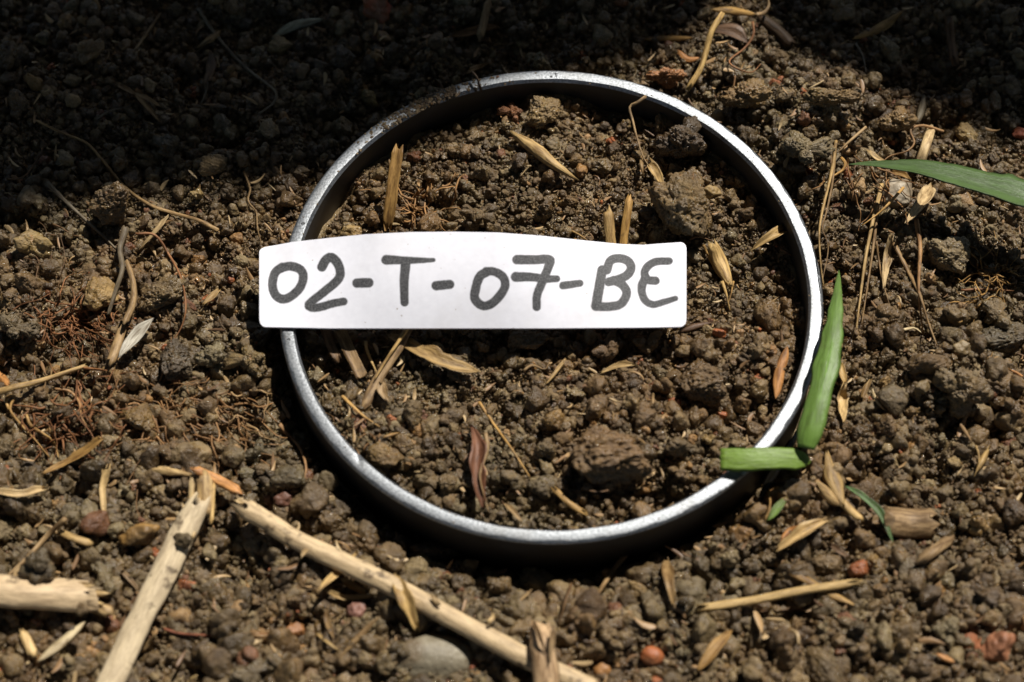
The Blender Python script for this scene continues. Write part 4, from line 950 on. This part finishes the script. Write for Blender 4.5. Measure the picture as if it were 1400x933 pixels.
specs = [([(-420, 372), (-200, 352), (0, 330), (160, 282), (330, 276), (450, 254), (560, 226), (680, 168), (830, 108), (930, 68), (985, 20), (1000, -60)],
          [(-420, -300), (-250, -420), (0, -520), (200, -560), (400, -560), (600, -520), (750, -460), (850, -400), (900, -330), (950, -250), (980, -160), (1002, -70)], 78, 0.3),
         ([(1006, -80), (1020, -10), (1050, 55), (1110, 108), (1180, 142), (1260, 165), (1400, 192), (1560, 225), (1750, 260), (1950, 300)],
          [(1008, -90), (1040, -200), (1100, -330), (1180, -420), (1280, -480), (1400, -500), (1550, -500), (1700, -460), (1850, -380), (1950, -200)], 82, 1.4)]
for fr_, bk_, L0, ph in specs:
    V, F = plant_leaf(fr_, bk_, L0, ph, None)
    lo = mesh_obj('leaf', V, F, mm, parent=root, origin=base.copy()); lo.location = (0, 0, 0)
    so = lo.modifiers.new('thick', 'SOLIDIFY'); so.thickness = .0006
    tip = V.reshape(70, 24, 3)[35, 23]
    P = catmull([base, base+np.array([0, 0, 12.]), (base+tip)/2+np.array([0, 0, 12.]), tip], 24)
    st_, _, _ = sweep('petiole', P, .9, 'stem', M_GRASS, (.06, .12, .03), th=.8, parent=root)

def ovate(c, az, el, L, W, r):
    n, m = 26, 13; d = np.array([math.sin(az)*math.cos(el), math.cos(az)*math.cos(el), math.sin(el)])
    s = np.cross(d, [0, 0, 1.]); s /= np.linalg.norm(s); u = np.cross(s, d); V = []
    for i in range(n):
        t = i/(n-1); hw = W/2*math.sin(math.pi*min(max(t, .02)**.75, .995))**.8
        for j in range(m):
            v = j/(m-1)*2-1
            V.append(c+d*(t-.5)*L+s*v*hw+u*(-(t-.5)**2*L*.5+abs(v)*hw*.35+.6*math.sin(t*19+v*2)*abs(v)))
    return np.array(V), [(i*m+j, (i+1)*m+j, (i+1)*m+j+1, i*m+j+1) for i in range(n-1) for j in range(m-1)]
rl = np.random.default_rng(21)  # further unseen plants, added all round to block sky light and deepen the shade
for k, (az0, where) in enumerate(((-25, 'behind on the left'), (-85, 'to the left'), (-140, 'behind the viewer on the left'), (150, 'behind the viewer on the right'), (95, 'to the right'), (45, 'behind on the right'))):
    a0 = math.radians(az0); base = np.array([math.sin(a0)*75, math.cos(a0)*75, 0.])
    root = bpy.data.objects.new('unseen_shade_plant', None); C.objects.link(root); root.location = Vector(base*CM)
    setp(root, 'tall broad-leaved green plant added to block sky light '+where+', outside the picture', 'plant', 'unseen plants added around the sampling spot to block sky light')
    made = 0
    for _ in range(320):
        if made >= 16: break
        a = a0+rl.normal(0, .38); e = math.radians(rl.uniform(18, 80)); D_ = rl.uniform(75, 95)
        c = np.array([math.sin(a)*math.cos(e), math.cos(a)*math.cos(e), math.sin(e)])*D_
        V, F = ovate(c, a+math.pi+rl.normal(0, .3), rl.uniform(-.5, .1), rl.uniform(38, 52), rl.uniform(22, 30), rl)
        sh = V[:, :2]-sun_dir[None, :2]*(V[:, 2]/sun_dir[2])[:, None]
        if ((np.abs(sh[:, 0]) < 13) & (sh[:, 1] > -11) & (sh[:, 1] < 5)).any() or V[:, 2].min() < 12: continue
        x0_, x1_, y0_, y1_ = sh[:, 0].min(), sh[:, 0].max(), sh[:, 1].min(), sh[:, 1].max()
        if x0_ < 0 < x1_ and y0_ < -3 < y1_: continue
        if np.linalg.norm(V-CAM, axis=1).min() < 38: continue
        lo = mesh_obj('leaf', V, F, mm, parent=root, origin=base.copy()); lo.location = (0, 0, 0)
        so = lo.modifiers.new('thick', 'SOLIDIFY'); so.thickness = .0008
        P = catmull([base, base+np.array([0, 0, 25.]), (base+V[6])/2+np.array([0, 0, 15.]), V[6]], 20)
        sweep('petiole', P, 1.2, 'stem', M_GRASS, (.06, .12, .03), th=1.1, parent=root)
        made += 1
    print('plant', k, made)
print('built')
